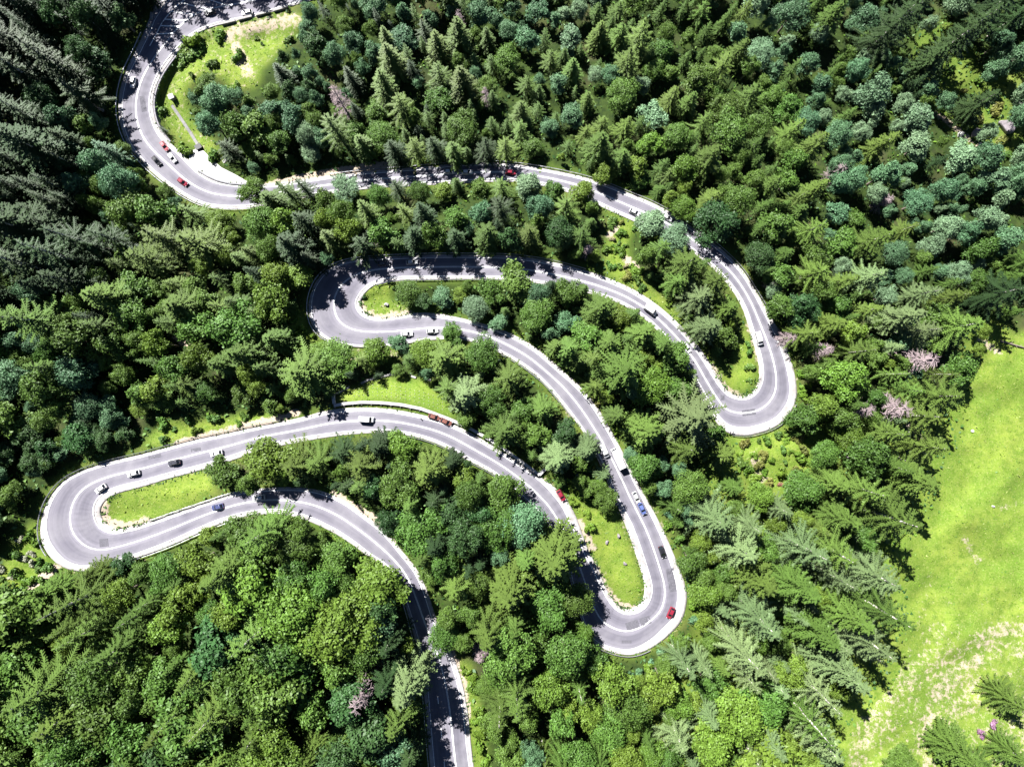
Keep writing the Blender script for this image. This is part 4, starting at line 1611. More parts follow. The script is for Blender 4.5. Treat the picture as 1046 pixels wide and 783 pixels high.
MAN = [
    # top loop and second leg
    (258, 196, 30, 'B', 'yellow-green', 11), (278, 205, 30, 'S', 'olive green', 16), (310, 192, 20, 'S', 'dark green', 15), (352, 193, 34, 'B', 'pale green', 9), (330, 203, 28, 'B', 'mid green', 11),
    (385, 200, 26, 'B', 'mid green', 12), (405, 192, 20, 'S', 'dark green', 15), (428, 195, 24, 'B', 'mid green', 11), (452, 194, 22, 'B', 'yellow-green', 7), (492, 193, 22, 'B', 'mid green', 10), (512, 190, 22, 'S', 'olive green', 14),
    (541, 188, 30, 'B', 'pale green', 10), (566, 194, 26, 'B', 'mid green', 11), (596, 196, 24, 'B', 'yellow-green', 10), (578, 212, 28, 'S', 'olive green', 17),
    (666, 226, 34, 'B', 'pale green', 10), (690, 244, 32, 'B', 'pale green', 10), (676, 252, 26, 'S', 'olive green', 14), (701, 270, 38, 'S', 'olive green', 19), (727, 290, 34, 'S', 'olive green', 17), (712, 304, 34, 'S', 'pale olive', 18),
    (742, 314, 28, 'S', 'olive green', 14), (722, 334, 34, 'S', 'pale olive', 18), (738, 344, 28, 'B', 'mid green', 9), (690, 288, 28, 'S', 'olive green', 15),
    (735, 226, 44, 'B', 'dark green', 14), (776, 262, 34, 'B', 'dark green', 13), (797, 280, 32, 'B', 'mid green', 12), (822, 312, 40, 'B', 'dark green', 14), (790, 296, 18, 'B', 'pale green', 7),
    # between third and fourth legs
    (530, 292, 40, 'B', 'mid green', 12), (498, 296, 30, 'B', 'mid green', 10), (485, 314, 28, 'B', 'pale green', 8), (416, 298, 30, 'B', 'mid green', 8), (430, 308, 20, 'B', 'dark green', 6), (452, 304, 22, 'B', 'blue-green', 6), (470, 300, 18, 'B', 'yellow-green', 6),
    (576, 300, 32, 'B', 'mid green', 10), (548, 322, 34, 'B', 'mid green', 12), (612, 314, 40, 'S', 'olive green', 18), (631, 328, 26, 'B', 'yellow-green', 9), (655, 342, 34, 'S', 'olive green', 17), (690, 364, 38, 'B', 'mid green', 12),
    (634, 376, 62, 'S', 'olive green', 27), (664, 392, 42, 'B', 'yellow-green', 15), (600, 344, 36, 'B', 'mid green', 13), (575, 330, 26, 'B', 'blue-green', 9), (705, 424, 62, 'S', 'pale olive', 26), (660, 440, 36, 'S', 'olive green', 18), (700, 458, 40, 'S', 'olive green', 18), (736, 462, 34, 'S', 'olive green', 17), (690, 398, 34, 'B', 'mid green', 12),
    # below fourth leg
    (406, 350, 22, 'B', 'blue-green', 7), (432, 360, 32, 'B', 'yellow-green', 9), (455, 366, 40, 'S', 'olive green', 17), (460, 338, 24, 'B', 'mid green', 6), (494, 360, 38, 'B', 'mid green', 12), (342, 368, 42, 'B', 'mid green', 11), (310, 382, 52, 'S', 'olive green', 22), (384, 360, 30, 'B', 'yellow-green', 9), (328, 362, 30, 'B', 'yellow-green', 8),
    (520, 386, 36, 'S', 'olive green', 17), (476, 402, 40, 'S', 'pale olive', 20), (554, 418, 30, 'S', 'olive green', 14), (536, 420, 26, 'B', 'mid green', 9), (600, 458, 26, 'S', 'pale olive', 14), (616, 484, 18, 'S', 'pale olive', 10), (569, 466, 32, 'S', 'pale olive', 19), (545, 446, 30, 'B', 'mid green', 10), (515, 440, 40, 'S', 'olive green', 19), (500, 410, 34, 'B', 'mid green', 12), (620, 510, 26, 'B', 'mid green', 8), (578, 440, 28, 'B', 'dark green', 10),
    # below fifth leg
    (390, 456, 32, 'S', 'dark green', 15), (407, 455, 32, 'B', 'yellow-green', 11), (372, 474, 40, 'S', 'olive green', 19), (405, 496, 40, 'B', 'mid green', 14), (438, 480, 40, 'S', 'olive green', 19), (473, 488, 24, 'B', 'yellow-green', 10), (512, 502, 36, 'B', 'mid green', 12), (534, 536, 46, 'B', 'blue-green', 14), (564, 570, 56, 'S', 'olive green', 24), (505, 540, 44, 'B', 'mid green', 14), (430, 540, 50, 'B', 'mid green', 14), (462, 520, 36, 'B', 'dark green', 13), (588, 612, 36, 'B', 'mid green', 12), (560, 626, 48, 'B', 'mid green', 15), (596, 648, 26, 'B', 'yellow-green', 9), (520, 600, 52, 'S', 'olive green', 24), (445, 556, 34, 'S', 'dark green', 16), (350, 462, 30, 'S', 'dark green', 14), (325, 470, 34, 'S', 'olive green', 16),
    # lower leg
    (268, 472, 48, 'B', 'yellow-green', 13), (234, 482, 34, 'B', 'mid green', 10), (303, 474, 40, 'S', 'olive green', 17), (293, 484, 26, 'B', 'yellow-green', 9),
    (125, 578, 24, 'B', 'dark green', 7), (385, 602, 56, 'B', 'yellow-green', 16), (416, 698, 40, 'S', 'pale olive', 26), (452, 650, 34, 'B', 'mid green', 9), (466, 596, 36, 'S', 'olive green', 17), (384, 640, 42, 'B', 'blue-green', 14), (402, 770, 40, 'B', 'blue-green', 14), (342, 574, 36, 'B', 'mid green', 11), (300, 564, 40, 'B', 'mid green', 12), (246, 550, 40, 'B', 'mid green', 11), (205, 572, 38, 'B', 'yellow-green', 11), (165, 588, 38, 'B', 'mid green', 10),
    # meadow edge and lower right conifers
    (897, 622, 40, 'S', 'olive green', 32), (878, 648, 38, 'S', 'pale olive', 32), (853, 680, 38, 'S', 'pale olive', 31), (834, 704, 36, 'S', 'pale olive', 29), (826, 734, 36, 'S', 'olive green', 27), (905, 528, 50, 'S', 'olive green', 30), (930, 488, 44, 'S', 'olive green', 26), (945, 455, 36, 'S', 'olive green', 22), (880, 500, 40, 'S', 'olive green', 26), (978, 768, 36, 'S', 'olive green', 19), (1034, 716, 32, 'S', 'olive green', 16), (1036, 770, 30, 'S', 'olive green', 14), (1004, 782, 26, 'S', 'olive green', 13), (925, 778, 28, 'B', 'mid green', 7), (908, 782, 20, 'B', 'mid green', 5), (820, 560, 44, 'S', 'pale olive', 28), (850, 560, 44, 'S', 'olive green', 28), (730, 530, 40, 'S', 'pale olive', 22), (755, 560, 44, 'S', 'pale olive', 26), (770, 590, 44, 'S', 'olive green', 26), (890, 585, 44, 'S', 'pale olive', 29), (860, 625, 40, 'S', 'olive green', 28), (812, 600, 40, 'S', 'olive green', 26), (836, 752, 40, 'S', 'pale olive', 24), (850, 778, 34, 'S', 'pale olive', 20),
    (935, 425, 46, 'S', 'olive green', 26), (955, 405, 44, 'S', 'olive green', 24), (975, 335, 46, 'S', 'olive green', 24), (1020, 300, 44, 'S', 'dark green', 24), (960, 330, 40, 'B', 'mid green', 13),
    (692, 748, 36, 'S', 'pale olive', 20),
    # tall dark conifers of the top-right clearing
    (908, 32, 44, 'S', 'dark green', 32), (930, 14, 42, 'S', 'dark green', 31), (985, 34, 40, 'S', 'dark green', 33), (1012, 10, 40, 'S', 'dark green', 30), (1000, 104, 34, 'S', 'dark green', 20),
    # shade givers left of the bottom road and above the middle leg
    (398, 654, 30, 'S', 'dark green', 20), (408, 736, 38, 'S', 'olive green', 22), (396, 690, 40, 'S', 'dark green', 22), (386, 622, 34, 'B', 'dark green', 16), (420, 768, 26, 'S', 'dark green', 22),
    # wood above the frame that shades the top road
    (90, -40, 40, 'S', 'dark green', 26), (130, -62, 44, 'S', 'dark green', 28), (170, -84, 44, 'S', 'dark green', 28), (205, -92, 44, 'S', 'dark green', 28), (240, -96, 44, 'S', 'dark green', 28), (275, -96, 44, 'S', 'dark green', 28), (120, -20, 36, 'S', 'dark green', 22), (155, -48, 36, 'S', 'dark green', 24), (225, -70, 36, 'S', 'dark green', 22), (260, -72, 36, 'S', 'dark green', 22), (190, -66, 36, 'S', 'dark green', 22), (300, -76, 38, 'S', 'dark green', 24), (180, -50, 36, 'S', 'dark green', 23), (202, -54, 36, 'S', 'dark green', 22), (224, -58, 38, 'S', 'dark green', 24), (248, -58, 38, 'S', 'dark green', 22), (272, -60, 38, 'S', 'dark green', 24), (292, -54, 36, 'S', 'dark green', 18), (104, 2, 34, 'S', 'dark green', 22), (122, 18, 26, 'B', 'dark green', 12), (250, -118, 46, 'S', 'dark green', 30), (210, -118, 46, 'S', 'dark green', 30), (165, -110, 46, 'S', 'dark green', 30),
]
for (u, v, d, sp, tint, h) in MAN:
    add_tree(u, v, d, sp, tint, h, True)
for k, u in enumerate(range(338, 600, 25)):
    add_tree(u + (k * 7) % 11, 236 + (k * 5) % 9 + (10 if u < 370 else 0), 26 + (k * 3) % 7, 'SSBSB'[k % 5], 'dark green' if k % 2 else 'mid green' if 'SSBSB'[k % 5] == 'B' else 'olive green', 17 if 'SSBSB'[k % 5] == 'S' else 14, True)
for k, u in enumerate(range(372, 520, 23)):
    add_tree(u + (k * 7) % 9, 148 + (k * 5) % 7, 24 + (k * 3) % 6, 'S', 'dark green' if k % 2 else 'olive green', 16, True)
DEADS = [(913, 416, 34, 20), (938, 368, 36, 22), (880, 418, 26, 16), (806, 344, 22, 9), (842, 357, 20, 12), (371, 706, 28, 24), (491, 668, 22, 8), (470, 22, 15, 14), (496, 98, 14, 13), (345, 100, 22, 18), (600, 255, 16, 9), (385, 238, 18, 12), (790, 290, 14, 8), (905, 205, 20, 10), (855, 175, 20, 12)]
for (u, v, d, h) in DEADS:
    add_tree(u, v, d, 'D', 'pale dead', h, True)
N_MAN = len(TREES)

CTRL = [  # u, v, width px, share of spruce, spruce tints, broadleaf tints, spruce height factor
    (30, 60, 44, .85, 'ddd', 'd', 1.0), (90, 60, 42, .75, 'ddd', 'd', 1.0), (40, 160, 44, .8, 'ddd', 'd', 1.0), (40, 250, 44, .8, 'ddd', 'd', 1.0), (110, 130, 30, .6, 'db', 'bm', 1), (130, 195, 26, .15, 'd', 'bm', 1),
    (60, 340, 36, .25, 'od', 'bm', 1), (150, 280, 36, .4, 'oo', 'mm', .75), (230, 250, 36, .4, 'oo', 'my', .75), (230, 330, 38, .25, 'o', 'my', .8), (250, 380, 38, .25, 'o', 'my', 1), (160, 380, 38, .2, 'o', 'my', 1), (90, 430, 28, .05, 'd', 'bmd', .8), (40, 470, 28, .05, 'd', 'bmd', .8), (20, 400, 32, .1, 'd', 'bm', .9), (180, 410, 36, .15, 'o', 'my', .9),
    (250, 120, 24, .1, 'd', 'bbm', .8), (300, 60, 22, .15, 'd', 'bbd', .8), (350, 40, 22, .3, 'd', 'bbm', .9), (300, 150, 26, .2, 'o', 'pbm', .9), (240, 80, 22, .05, 'd', 'bm', .7),
    (400, 110, 25, .8, 'doo', 'mm', .68), (440, 70, 25, .65, 'doo', 'mb', .68), (480, 30, 24, .3, 'o', 'bbm', .75), (470, 130, 25, .7, 'oo', 'mm', .68), (540, 110, 25, .75, 'oo', 'mb', .68), (600, 60, 25, .55, 'oo', 'bp', .68), (560, 30, 24, .4, 'o', 'bp', .7), (640, 110, 26, .45, 'oo', 'bpm', .72), (690, 60, 27, .55, 'oo', 'mm', .75), (720, 140, 32, .45, 'oo', 'mm', .8), (760, 90, 30, .5, 'oo', 'mm', .8), (660, 165, 28, .45, 'oo', 'my', .75),
    (800, 40, 28, .35, 'o', 'bp', .9), (860, 80, 28, .25, 'o', 'bmp', .9), (790, 180, 32, .45, 'o', 'mm', .85), (880, 150, 27, .08, 'o', 'bbp', .9), (940, 190, 26, .04, 'o', 'bbp', .9), (1010, 210, 26, .08, 'o', 'bbp', .9), (1020, 30, 30, .3, 'd', 'bp', 1), (960, 130, 26, .1, 'd', 'bpm', .8),
    (850, 230, 36, .4, 'o', 'bm', .75), (900, 270, 34, .3, 'op', 'bmp', .8), (990, 280, 32, .3, 'o', 'bmp', .85), (870, 330, 34, .4, 'o', 'my', 1), (930, 320, 34, .4, 'op', 'mb', 1), (1020, 330, 36, .6, 'od', 'my', 1), (850, 400, 32, .4, 'o', 'my', 1), (830, 450, 26, .2, 'o', 'ym', .8),
    (900, 480, 40, .85, 'oop', 'my', 1), (850, 520, 40, .7, 'op', 'ym', .95), (780, 520, 34, .35, 'po', 'yym', .8), (720, 500, 34, .4, 'op', 'mmy', .8), (690, 500, 24, .05, 'o', 'mb', .8), (710, 590, 28, .1, 'p', 'ymm', .9), (740, 640, 36, .4, 'po', 'yym', .85), (800, 640, 40, .65, 'po', 'yym', .9), (860, 600, 42, .85, 'op', 'y', 1.0), (800, 740, 40, .65, 'po', 'yym', .95), (720, 720, 36, .3, 'po', 'yym', .85), (680, 700, 26, .1, 'p', 'yym', .9),
    (640, 720, 30, .1, 'o', 'ymm', .9), (580, 720, 40, .08, 'o', 'mmy', 1), (520, 740, 36, .15, 'o', 'mmb', 1), (510, 670, 44, .2, 'o', 'mmy', 1), (500, 620, 42, .3, 'od', 'mm', 1), (470, 560, 36, .3, 'od', 'mbd', 1), (400, 500, 36, .35, 'od', 'mmd', 1), (340, 480, 32, .4, 'do', 'md', 1),
    (300, 240, 36, .3, 'od', 'my', 1), (360, 230, 34, .3, 'do', 'mby', 1), (430, 230, 32, .35, 'do', 'mb', 1), (500, 230, 30, .4, 'do', 'mb', 1), (570, 230, 30, .4, 'od', 'mby', 1), (600, 210, 28, .4, 'od', 'my', 1),
    (500, 320, 30, .2, 'o', 'mb', .8), (560, 360, 34, .4, 'o', 'mb', 1), (620, 380, 40, .5, 'o', 'my', 1), (660, 420, 38, .5, 'o', 'mb', 1), (500, 400, 34, .4, 'o', 'mb', 1), (430, 390, 30, .4, 'od', 'mb', .9), (560, 470, 28, .3, 'o', 'mb', .8), (740, 300, 30, .6, 'o', 'my', 1),
    (300, 600, 42, .12, 'o', 'mmy', 1), (220, 610, 42, .1, 'o', 'myy', 1), (150, 620, 40, .2, 'o', 'myy', 1), (80, 630, 38, .3, 'o', 'mym', 1), (40, 680, 44, .35, 'o', 'mm', .8), (60, 750, 46, .3, 'o', 'mm', .8), (140, 700, 44, .25, 'o', 'mm', 1), (220, 700, 44, .2, 'o', 'mmd', 1), (280, 740, 44, .15, 'o', 'mmy', 1), (180, 760, 40, .25, 'o', 'mmd', 1), (340, 660, 42, .3, 'op', 'mmy', 1), (380, 740, 40, .4, 'od', 'md', 1), (360, 600, 40, .1, 'o', 'my', 1),
]
CT = np.array([(c[0], c[1]) for c in CTRL], float)
SK = {'d': 'dark green', 'o': 'olive green', 'b': 'blue-green', 'p': 'pale olive'}
BK = {'d': 'dark green', 'm': 'mid green', 'b': 'blue-green', 'p': 'pale green', 'y': 'yellow-green'}
pr = random.Random(5)
grid = {}


def near_ok(u, v, d):
    for t in TREES:
        if abs(t['u'] - u) < 60 and abs(t['v'] - v) < 60:
            q = math.hypot(t['u'] - u, t['v'] - v)
            k = (.69 if tries < 6400 else .61) if t['sp'] != 'D' else .35
            if q < k * (t['d'] + d) / 2:
                return False
    return True


tries = 0
edge_d = seg_dist(gu, gv, MEADOW[1:15])
while tries < 11800:
    tries += 1
    u, v = pr.uniform(-105, 1150), pr.uniform(-105, 885)
    if bool(look(must_see, u, v)) or (u > 990 and v > 370) or (u > 962 and v > 480) or (u > 880 and v > 735):
        continue
    dd = np.hypot(CT[:, 0] - u, CT[:, 1] - v) + np.array([pr.uniform(0, 18) for _ in range(len(CT))])
    c = CTRL[int(dd.argmin())]
    spr = pr.random() < c[3]
    d = c[2] * pr.choice((.62, .8, .95, 1.1, 1.2, 1.42)) * pr.uniform(.92, 1.08) * (.86 if spr else 1.0)
    if tries > 6400:
        d *= .72
    if tries > 99500:
        d = max(11, d * .62)
        spr = False
    if u > 840 and v > 380 and edge_d[int((v - MV0) / CELL), int((u - MU0) / CELL)] < 30:
        continue
    if not near_ok(u, v, d):
        continue
    if in_poly([u], [v], G14)[0] and pr.random() < .9:
        continue
    dia = d * MPP
    if spr:
        h = min(31, (7.5 + dia * 1.55) * c[6] * pr.uniform(.85, 1.12))
    else:
        h = min(21, (4.5 + dia * .95) * c[6] * pr.uniform(.85, 1.15))
    add_tree(u, v, d, 'S' if spr else 'B', (SK if spr else BK)[pr.choice(c[4] if spr else c[5])], h)
print('trees', len(TREES), {s: sum(t['sp'] == s for t in TREES) for s in 'SBD'})

# ------------------------------------------------------------------ label helper: the nearest landmark and rank
LM = [(u, v, n) for (u, v, n) in (
    (137, 85, "the top bend's white car"), (215, 14, 'the black car at the top'), (187, 186, "the red car near the lay-by"), (222, 172, 'the pale lay-by'), (177, 101, 'the small culvert box'),
    (468, 176, "the two upper white cars"), (522, 176, "the upper leg's red car"), (648, 217, "the upper leg's silver car"), (774, 346, "the right hairpin's white van"), (795, 425, 'the right hairpin turn'),
    (664, 317, "the third leg's white van"), (701, 355, "the third leg's white car"), (421, 268, 'the shaded silver car'), (318, 310, 'the middle-left hairpin turn'), (392, 310, 'the middle-left hairpin lawn'), (416, 341, "the middle hairpin's white car"),
    (104, 498, "the bottom hairpin's first white car"), (179, 472, "the lower leg's grey car"), (45, 545, 'the bottom-left hairpin turn'), (223, 517, 'the navy blue car'), (265, 507, "the car under the bright tree"), (375, 428, "the van below the white wall"), (450, 428, 'the orange-red cars'),
    (340, 405, "the white wall's left end"), (556, 479, "the white wall's right end"), (630, 467, 'the white lorry'), (652, 513, 'the blue car'), (676, 563, "the fourth leg's black car"), (684, 625, 'the dark red car'), (640, 665, 'the lower right hairpin bottom'), (573, 505, 'the red car on the shoulder'), (630, 560, 'the boulder lawn'),
    (20, 20, "the photo's top left corner"), (1026, 20, "the photo's top right corner"), (20, 763, "the photo's bottom left corner"), (1026, 763, "the photo's bottom right corner"), (460, 770, 'the road leaving at the bottom'), (440, 650, 'the lower road bend'), (405, 555, 'the curve above the lower road'),
    (10, 390, "the photo's left edge"), (1036, 250, "the photo's upper right edge"), (560, 10, "the photo's top middle"), (760, 10, "the top edge's right half"), (400, 10, "the top edge's left half"),
    (180, 770, "the bottom edge's left half"), (680, 770, "the bottom edge's right half"), (300, 680, "the wood below the lower leg"), (1026, 130, 'the purple-grey boulder'), (913, 416, "the meadow's pale dead tree"), (938, 368, "the upper pale dead tree"), (371, 706, "the grey dead tree"), (491, 668, "the grey dead shrub"),
    (875, 470, 'the white fallen log'), (950, 640, 'the meadow edge'), (850, 180, 'the bluish wood at the right'), (150, 330, 'the wood at the left'), (520, 230, "the wood above the middle leg"), (700, 110, "the top right conifer wood"), (400, 100, 'the conifer wood at the top'), (560, 100, "the top middle conifer wood"), (700, 450, 'the wood below the right hairpin'), (520, 560, 'the wood below the white wall'),
    (780, 560, "the lower right conifer slope"), (830, 690, 'the tall conifers by the meadow'), (600, 730, 'the leafy wood at the bottom'), (500, 400, 'the wood above the white wall'), (850, 280, "the wood beyond the second leg"), (50, 200, 'the dark wood at the left'), (240, 400, "the wood beside the white wall"), (620, 380, "the wood above the fourth leg"))]
ORD = ['nearest', 'second nearest', 'third nearest', 'fourth nearest', 'fifth nearest', 'sixth nearest', 'seventh nearest', 'eighth nearest', 'ninth nearest', 'tenth nearest', 'eleventh nearest', 'twelfth nearest', 'thirteenth nearest', 'fourteenth nearest', 'fifteenth nearest', 'sixteenth nearest']
OCT = ['right of', 'below right of', 'below', 'below left of', 'left of', 'above left of', 'above', 'above right of']


def label_all(items, noun):
    """items: dicts with u, v, adj -> item['label']; unique by (adjectives, landmark, side, rank)"""
    bins = {}
    for t in items:
        k = min(range(len(LM)), key=lambda i: math.hypot(LM[i][0] - t['u'], LM[i][1] - t['v']))
        a = math.degrees(math.atan2(t['v'] - LM[k][1], t['u'] - LM[k][0])) % 360
        o = int(((a + 22.5) % 360) // 45)
        t['lm'] = k
        bins.setdefault((k, o, t['adj']), []).append((math.hypot(LM[k][0] - t['u'], LM[k][1] - t['v']), id(t), t))
    for (k, o, adj), L in bins.items():
        L.sort()
        for r, (_, _, t) in enumerate(L):
            rk = '' if len(L) == 1 else ', ' + ORD[min(r, 15)]
            t['label'] = f'{adj} {noun} {OCT[o]} {LM[k][2]}{rk}'


# the 300 of a kind that show largest stand as things of their own
def shown(t):
    return -25 < t['u'] < 1071 and -25 < t['v'] < 808 and t['d'] * (1.0 if 6 < t['u'] < 1040 and 6 < t['v'] < 777 else .25)


for t in TREES:
    t['size'] = 'tall' if t['h'] > (21 if t['sp'] == 'S' else 13.5) else ('small' if t['h'] < (13 if t['sp'] == 'S' else 9) else '')
    t['adj'] = f"{t['size']} {t['tint']}".strip()
NAMES = {'S': 'spruce_tree', 'B': 'broadleaf_tree', 'D': 'dead_tree'}
NOUN = {'S': 'spruce', 'B': 'broadleaf', 'D': 'bare tree'}
GRP = {'S': 'spruces on the hillside', 'B': 'broadleaf trees on the hillside', 'D': 'pale dead trees among the green ones'}
made = {}
rest = {'S': [], 'B': []}
for sp in 'SBD':
    L = sorted([t for t in TREES if t['sp'] == sp], key=lambda t: -shown(t))
    keep = [t for t in L if shown(t)][:300]
    ids = {id(t) for t in keep}
    if sp in rest:
        rest[sp] = [t for t in L if id(t) not in ids]
    label_all(keep, NOUN[sp])
    for t in keep:
        protos = {'S': SPRUCE, 'B': BROAD, 'D': DEAD}[sp]
        k = pr.choice((0, 1, 2, 4)) if sp == 'S' and t['u'] > 960 and t['v'] > 680 else pr.randrange(len(protos))
        p = protos[k]
        x, y, z = zfix(t['bu'], t['bv'], t['z'])
        root = empty(NAMES[sp], (x, y, z - .15), pr.uniform(0, 6.28))
        root.rotation_euler.x = pr.gauss(0, .022)
        root.rotation_euler.y = pr.gauss(0, .022)
        sxy = t['rad'] / p['rad'] * (1.12 if sp == 'S' else 1.0)
        root.scale = (sxy * pr.uniform(.92, 1.08), sxy * pr.uniform(.92, 1.08), t['h'] / p['h'])
        tag(root, t['label'], {'S': 'spruce', 'B': 'tree', 'D': 'dead tree'}[sp], GRP[sp])
        for nm, me in (('trunk', p['trme']), ('crown', p['me'])):
            o = bpy.data.objects.new(nm, me)
            C.objects.link(o)
            o.parent = root
            if nm == 'crown' and sp != 'D':
                o.material_slots[0].link = 'OBJECT'
                o.material_slots[0].material = (SPR if sp == 'S' else BRD)[t['tint']]
    print(sp, len(L), 'kept', len(keep))

# the remainder: one mass per kind
for sp, nm, lab in (('S', 'spruce_forest', 'remaining spruces of the dense wood, reading as one mass'), ('B', 'broadleaf_forest', 'remaining broadleaf trees of the dense wood, reading as one mass')):
    tints = list((SPR if sp == 'S' else BRD))
    Q, mi = [], []
    for t in rest[sp]:
        p = pr.choice(SPRUCE if sp == 'S' else BROAD)
        a = pr.uniform(0, 6.28)
        s = t['rad'] / p['rad']
        q = p['q'] * (s, s, t['h'] / p['h'])
        R = np.array([[math.cos(a), math.sin(a), 0], [-math.sin(a), math.cos(a), 0], [0, 0, 1]])
        q = q @ R + np.array(zfix(t['bu'], t['bv'], t['z']))
        Q.append(q)
        mi.append(np.full(len(q), tints.index(t['tint']), np.int32))
    if Q:
        me = quads_mesh(nm, np.concatenate(Q), (SPR if sp == 'S' else BRD)[tints[0]])
        for k in tints[1:]:
            me.materials.append((SPR if sp == 'S' else BRD)[k])
        me.polygons.foreach_set('material_index', np.concatenate(mi))
        o = bpy.data.objects.new(nm, me)
        C.objects.link(o)
        tag(o, lab, 'forest', None, 'stuff')

# ------------------------------------------------------------------ bushes along the verges
BUSHES = []


def bush(u, v, d, tint):
    if bool(look(paved, u, v)) or seg_dist(np.array([u]), np.array([v]), [(177, 100), (204, 151)])[0] < 6:
        return
    z = z1(u, v)
    BUSHES.append(dict(u=u, v=v, d=d, z=z, tint=tint, adj=('big ' if d > 13 else 'small ' if d < 8.5 else '') + tint))


for (u, v, d, tint) in ((1000, 748, 8, 'pink flowering'), (1014, 738, 8, 'pink flowering'), (809, 488, 6, 'dry rust-red'), (796, 494, 7, 'dry rust-red'), (484, 326, 14, 'whitish'), (782, 288, 16, 'dry straw-coloured'), (624, 244, 8, 'dry straw-coloured'), (455, 303, 7, 'dry straw-coloured'), (640, 272, 7, 'dry straw-coloured'), (197, 42, 14, 'bright green'), (202, 52, 16, 'mid green'), (195, 60, 14, 'mid green'), (190, 54, 12, 'bright green'), (190, 152, 14, 'bright green'), (209, 132, 10, 'bright green'), (218, 160, 12, 'mid green'), (430, 182, 12, 'whitish')):
    bush(u, v, d, tint)
zones = [(G3, 34, ('bright green', 'bright green', 'mid green', 'olive green')), (G11, 26, ('bright green', 'whitish', 'mid green')), (G12, 8, ('bright green',)), (G13, 26, ('bright green', 'olive green', 'mid green')), (G8, 8, ('bright green', 'mid green')), (G10, 8, ('bright green',)), (G15, 4, ('bright green',)), (G14, 22, ('mid green', 'bright green', 'olive green')), (G4, 4, ('mid green',)), (G1, 12, ('bright green', 'mid green')),
         ([(640, 440), (660, 455), (700, 560), (712, 620), (700, 660), (660, 690), (640, 690), (690, 640), (705, 610), (700, 585), (672, 520)], 34, ('bright green', 'mid green', 'blue-green')), ([(560, 480), (580, 490), (640, 545), (632, 520), (600, 470)], 14, ('mid green', 'bright green')), ([(560, 470), (590, 500), (610, 540), (598, 540), (575, 505)], 6, ('bright green',)),
         ([(815, 380), (830, 390), (820, 440), (800, 450), (770, 460), (800, 440), (812, 415)], 14, ('mid green', 'bright green')), ([(590, 390), (610, 396), (660, 490), (654, 492), (625, 435)], 12, ('bright green', 'olive green'))]
for poly, n, tn in zones:
    us = [p[0] for p in poly]
    vs_ = [p[1] for p in poly]
    k = 0
    for _ in range(n * 20):
        u, v = pr.uniform(min(us), max(us)), pr.uniform(min(vs_), max(vs_))
        if not in_poly([u], [v], poly)[0]:
            continue
        d = pr.uniform(6, 13)
        if any(math.hypot(b['u'] - u, b['v'] - v) < .45 * (b['d'] + d) for b in BUSHES):
            continue
        if any(bool(look(paved, u + a, v + b)) for a, b in ((d * .5, 0), (-d * .5, 0), (0, d * .5), (0, -d * .5))):
            continue
        bush(u, v, d, pr.choice(tn))
        k += 1
        if k >= n:
            break
label_all(BUSHES, 'bush')
for b in BUSHES:
    p = BUSH[pr.randrange(4)]
    o = bpy.data.objects.new('bush', p['me'])
    C.objects.link(o)
    o.location = zfix(b['u'], b['v'], b['z'] - .1)
    s = b['d'] * MPP / 2 / p['rad']
    o.scale = (s * pr.uniform(.9, 1.15), s * pr.uniform(.9, 1.15), s * pr.uniform(.7, 1.2))
    o.rotation_euler.z = pr.uniform(0, 6.28)
    o.material_slots[0].link = 'OBJECT'
    o.material_slots[0].material = BUSHM[b['tint']]
    tag(o, b['label'], 'bush', 'bushes on the verges and clearings')

# ------------------------------------------------------------------ uncountable cover: undergrowth and grass
n = 34000
u = rng.uniform(-30, 1076, n)
v = rng.uniform(-30, 813, n)
ok = ~look(paved, u, v) & ~look(meadow_mask, u, v)
ok &= ~(look(grass_mask, u, v) & (rng.random(n) < .985))
for du, dv in ((3, 0), (-3, 0), (0, 3), (0, -3)):
    ok &= ~look(paved, u + du, v + dv)
u, v = u[ok], v[ok]
c = worlds(np.c_[u, v])
m_ = len(u)
c[:, 2] += rng.uniform(.05, .6, m_)
nn = rng.normal(size=(m_, 3)) * .6 + (0, 0, 1)
q = leaf_quads(c, nn, rng.uniform(.5, 1.25, m_), rng)
ks = rng.integers(0, NS, 9000)
side = rng.random(9000) < .5
clump = hash_noise(ARC[ks], side * 50.0, 9, 3) > .42
off = rng.normal(1.0, 1.5, 9000)
eu = np.where(side[:, None], ST[ks, :2] - DIRN[ks] * off[:, None], ST[ks, 2:] + DIRN[ks] * off[:, None])
eu = eu[clump]
ce = worlds(eu)
ce[:, 2] = zfun(eu[:, 0], eu[:, 1], False) + rng.uniform(.06, .3, len(eu))
q = np.concatenate([q, leaf_quads(ce, rng.normal(size=(len(eu), 3)) * .6 + (0, 0, 1), rng.uniform(.18, .6, len(eu)), rng)])
m_ = len(q)
me = quads_mesh('undergrowth', q, BRD['mid green'])
me.materials.append(BUSHM['bright green'])
me.materials.append(BRD['dark green'])
me.polygons.foreach_set('material_index', rng.choice(3, m_, p=(.40, .12, .48)).astype(np.int32))
o = bpy.data.objects.new('undergrowth', me)
C.objects.link(o)
tag(o, 'low leafy undergrowth on the forest floor', 'undergrowth', None, 'stuff')
n = 90000
u = rng.uniform(100, 1060, n)
v = rng.uniform(10, 800, n)
ok = (look(grass_mask, u, v) | look(meadow_mask, u, v)) & ~look(paved, u, v)
u, v = u[ok], v[ok]
dm = np.full(len(u), 0.0)
for line, w, amt in DIRT_LINES:
    dm = np.maximum(dm, amt * (seg_dist(u, v, line) < w))
ok = rng.random(len(u)) > dm * 1.6
u, v = u[ok], v[ok]
c = worlds(np.c_[u, v])
m_ = len(u)
c[:, 2] += .08
nn = rng.normal(size=(m_, 3)) * .45 + (0, 0, 1)
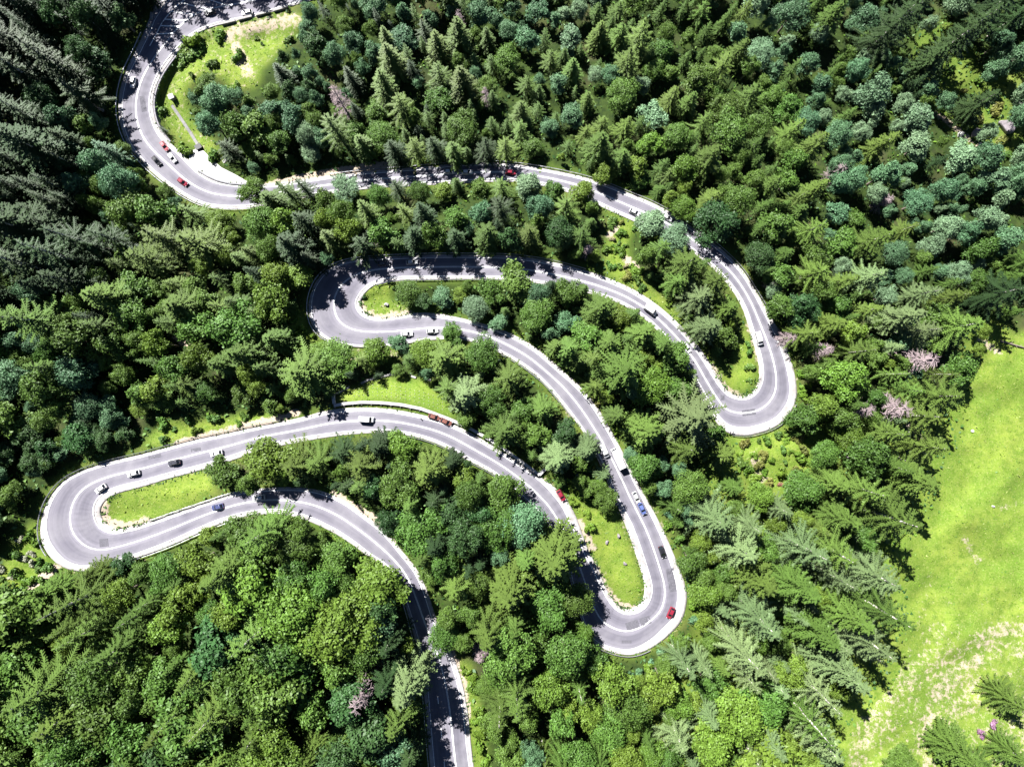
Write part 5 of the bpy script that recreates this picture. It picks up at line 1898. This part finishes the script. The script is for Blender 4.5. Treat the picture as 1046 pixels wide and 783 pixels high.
q = leaf_quads(c, nn, rng.uniform(.12, .40, m_) * np.where(rng.random(m_) < .12, 2.0, 1.0), rng, 2.2)
M_GR = leafmat('grass_blades', (0.122, 0.190, 0.020), .2, .3, .02)
M_GR2 = leafmat('grass_pale', (0.20, 0.23, 0.065), .2, .3, .02)
me = quads_mesh('grass', q, M_GR)
me.materials.append(M_GR2)
me.materials.append(BUSHM['mid green'])
me.polygons.foreach_set('material_index', rng.choice(3, m_, p=(.62, .22, .16)).astype(np.int32))
o = bpy.data.objects.new('grass', me)
C.objects.link(o)
tag(o, 'grass tufts over the meadow and hairpin lawns', 'grass', None, 'stuff')

# ------------------------------------------------------------------ light, sky, camera
sc = bpy.context.scene
w = bpy.data.worlds.new('World')
sc.world = w
w.use_nodes = True
nt = w.node_tree
bg = nt.nodes['Background']
sky = nt.nodes.new('ShaderNodeTexSky')
sky.sky_type = 'NISHITA'
sky.sun_disc = False
sky.sun_elevation = SUN_EL
sky.altitude = 2500
sky.air_density = 0.45
sky.dust_density = 0.2
az = math.atan2(-SHX, -SHY)             # compass angle of the sun from +Y, clockwise
sky.sun_rotation = az
nt.links.new(sky.outputs[0], bg.inputs['Color'])
bg.inputs['Strength'].default_value = 0.05
sd = bpy.data.lights.new('sun', 'SUN')
sd.energy = 5.0
sd.angle = math.radians(.5)
sd.color = (1.0, .98, .945)
so = bpy.data.objects.new('sun', sd)
C.objects.link(so)
so.rotation_euler = (0, 0, 0)
from mathutils import Vector
dv = Vector((SHX, SHY, -math.tan(SUN_EL) * math.hypot(SHX, SHY)))
so.rotation_euler = dv.to_track_quat('-Z', 'Y').to_euler()
cd = bpy.data.cameras.new('camera')
cd.sensor_width = 36
cd.lens = 36 * F / 1046
cd.clip_end = 4000
cam = bpy.data.objects.new('camera', cd)
C.objects.link(cam)
cam.location = (0, 0, H)
sc.camera = cam
vs = sc.view_settings
sc.display_settings.display_device = 'sRGB'
vs.view_transform = 'Standard'
vs.look = 'None'
vs.gamma = 1
vs.use_curve_mapping = False
vs.exposure = 1.85
sc.cycles.max_bounces = 6
sc.cycles.diffuse_bounces = 1
sc.cycles.transmission_bounces = 3
sc.cycles.use_denoising = True
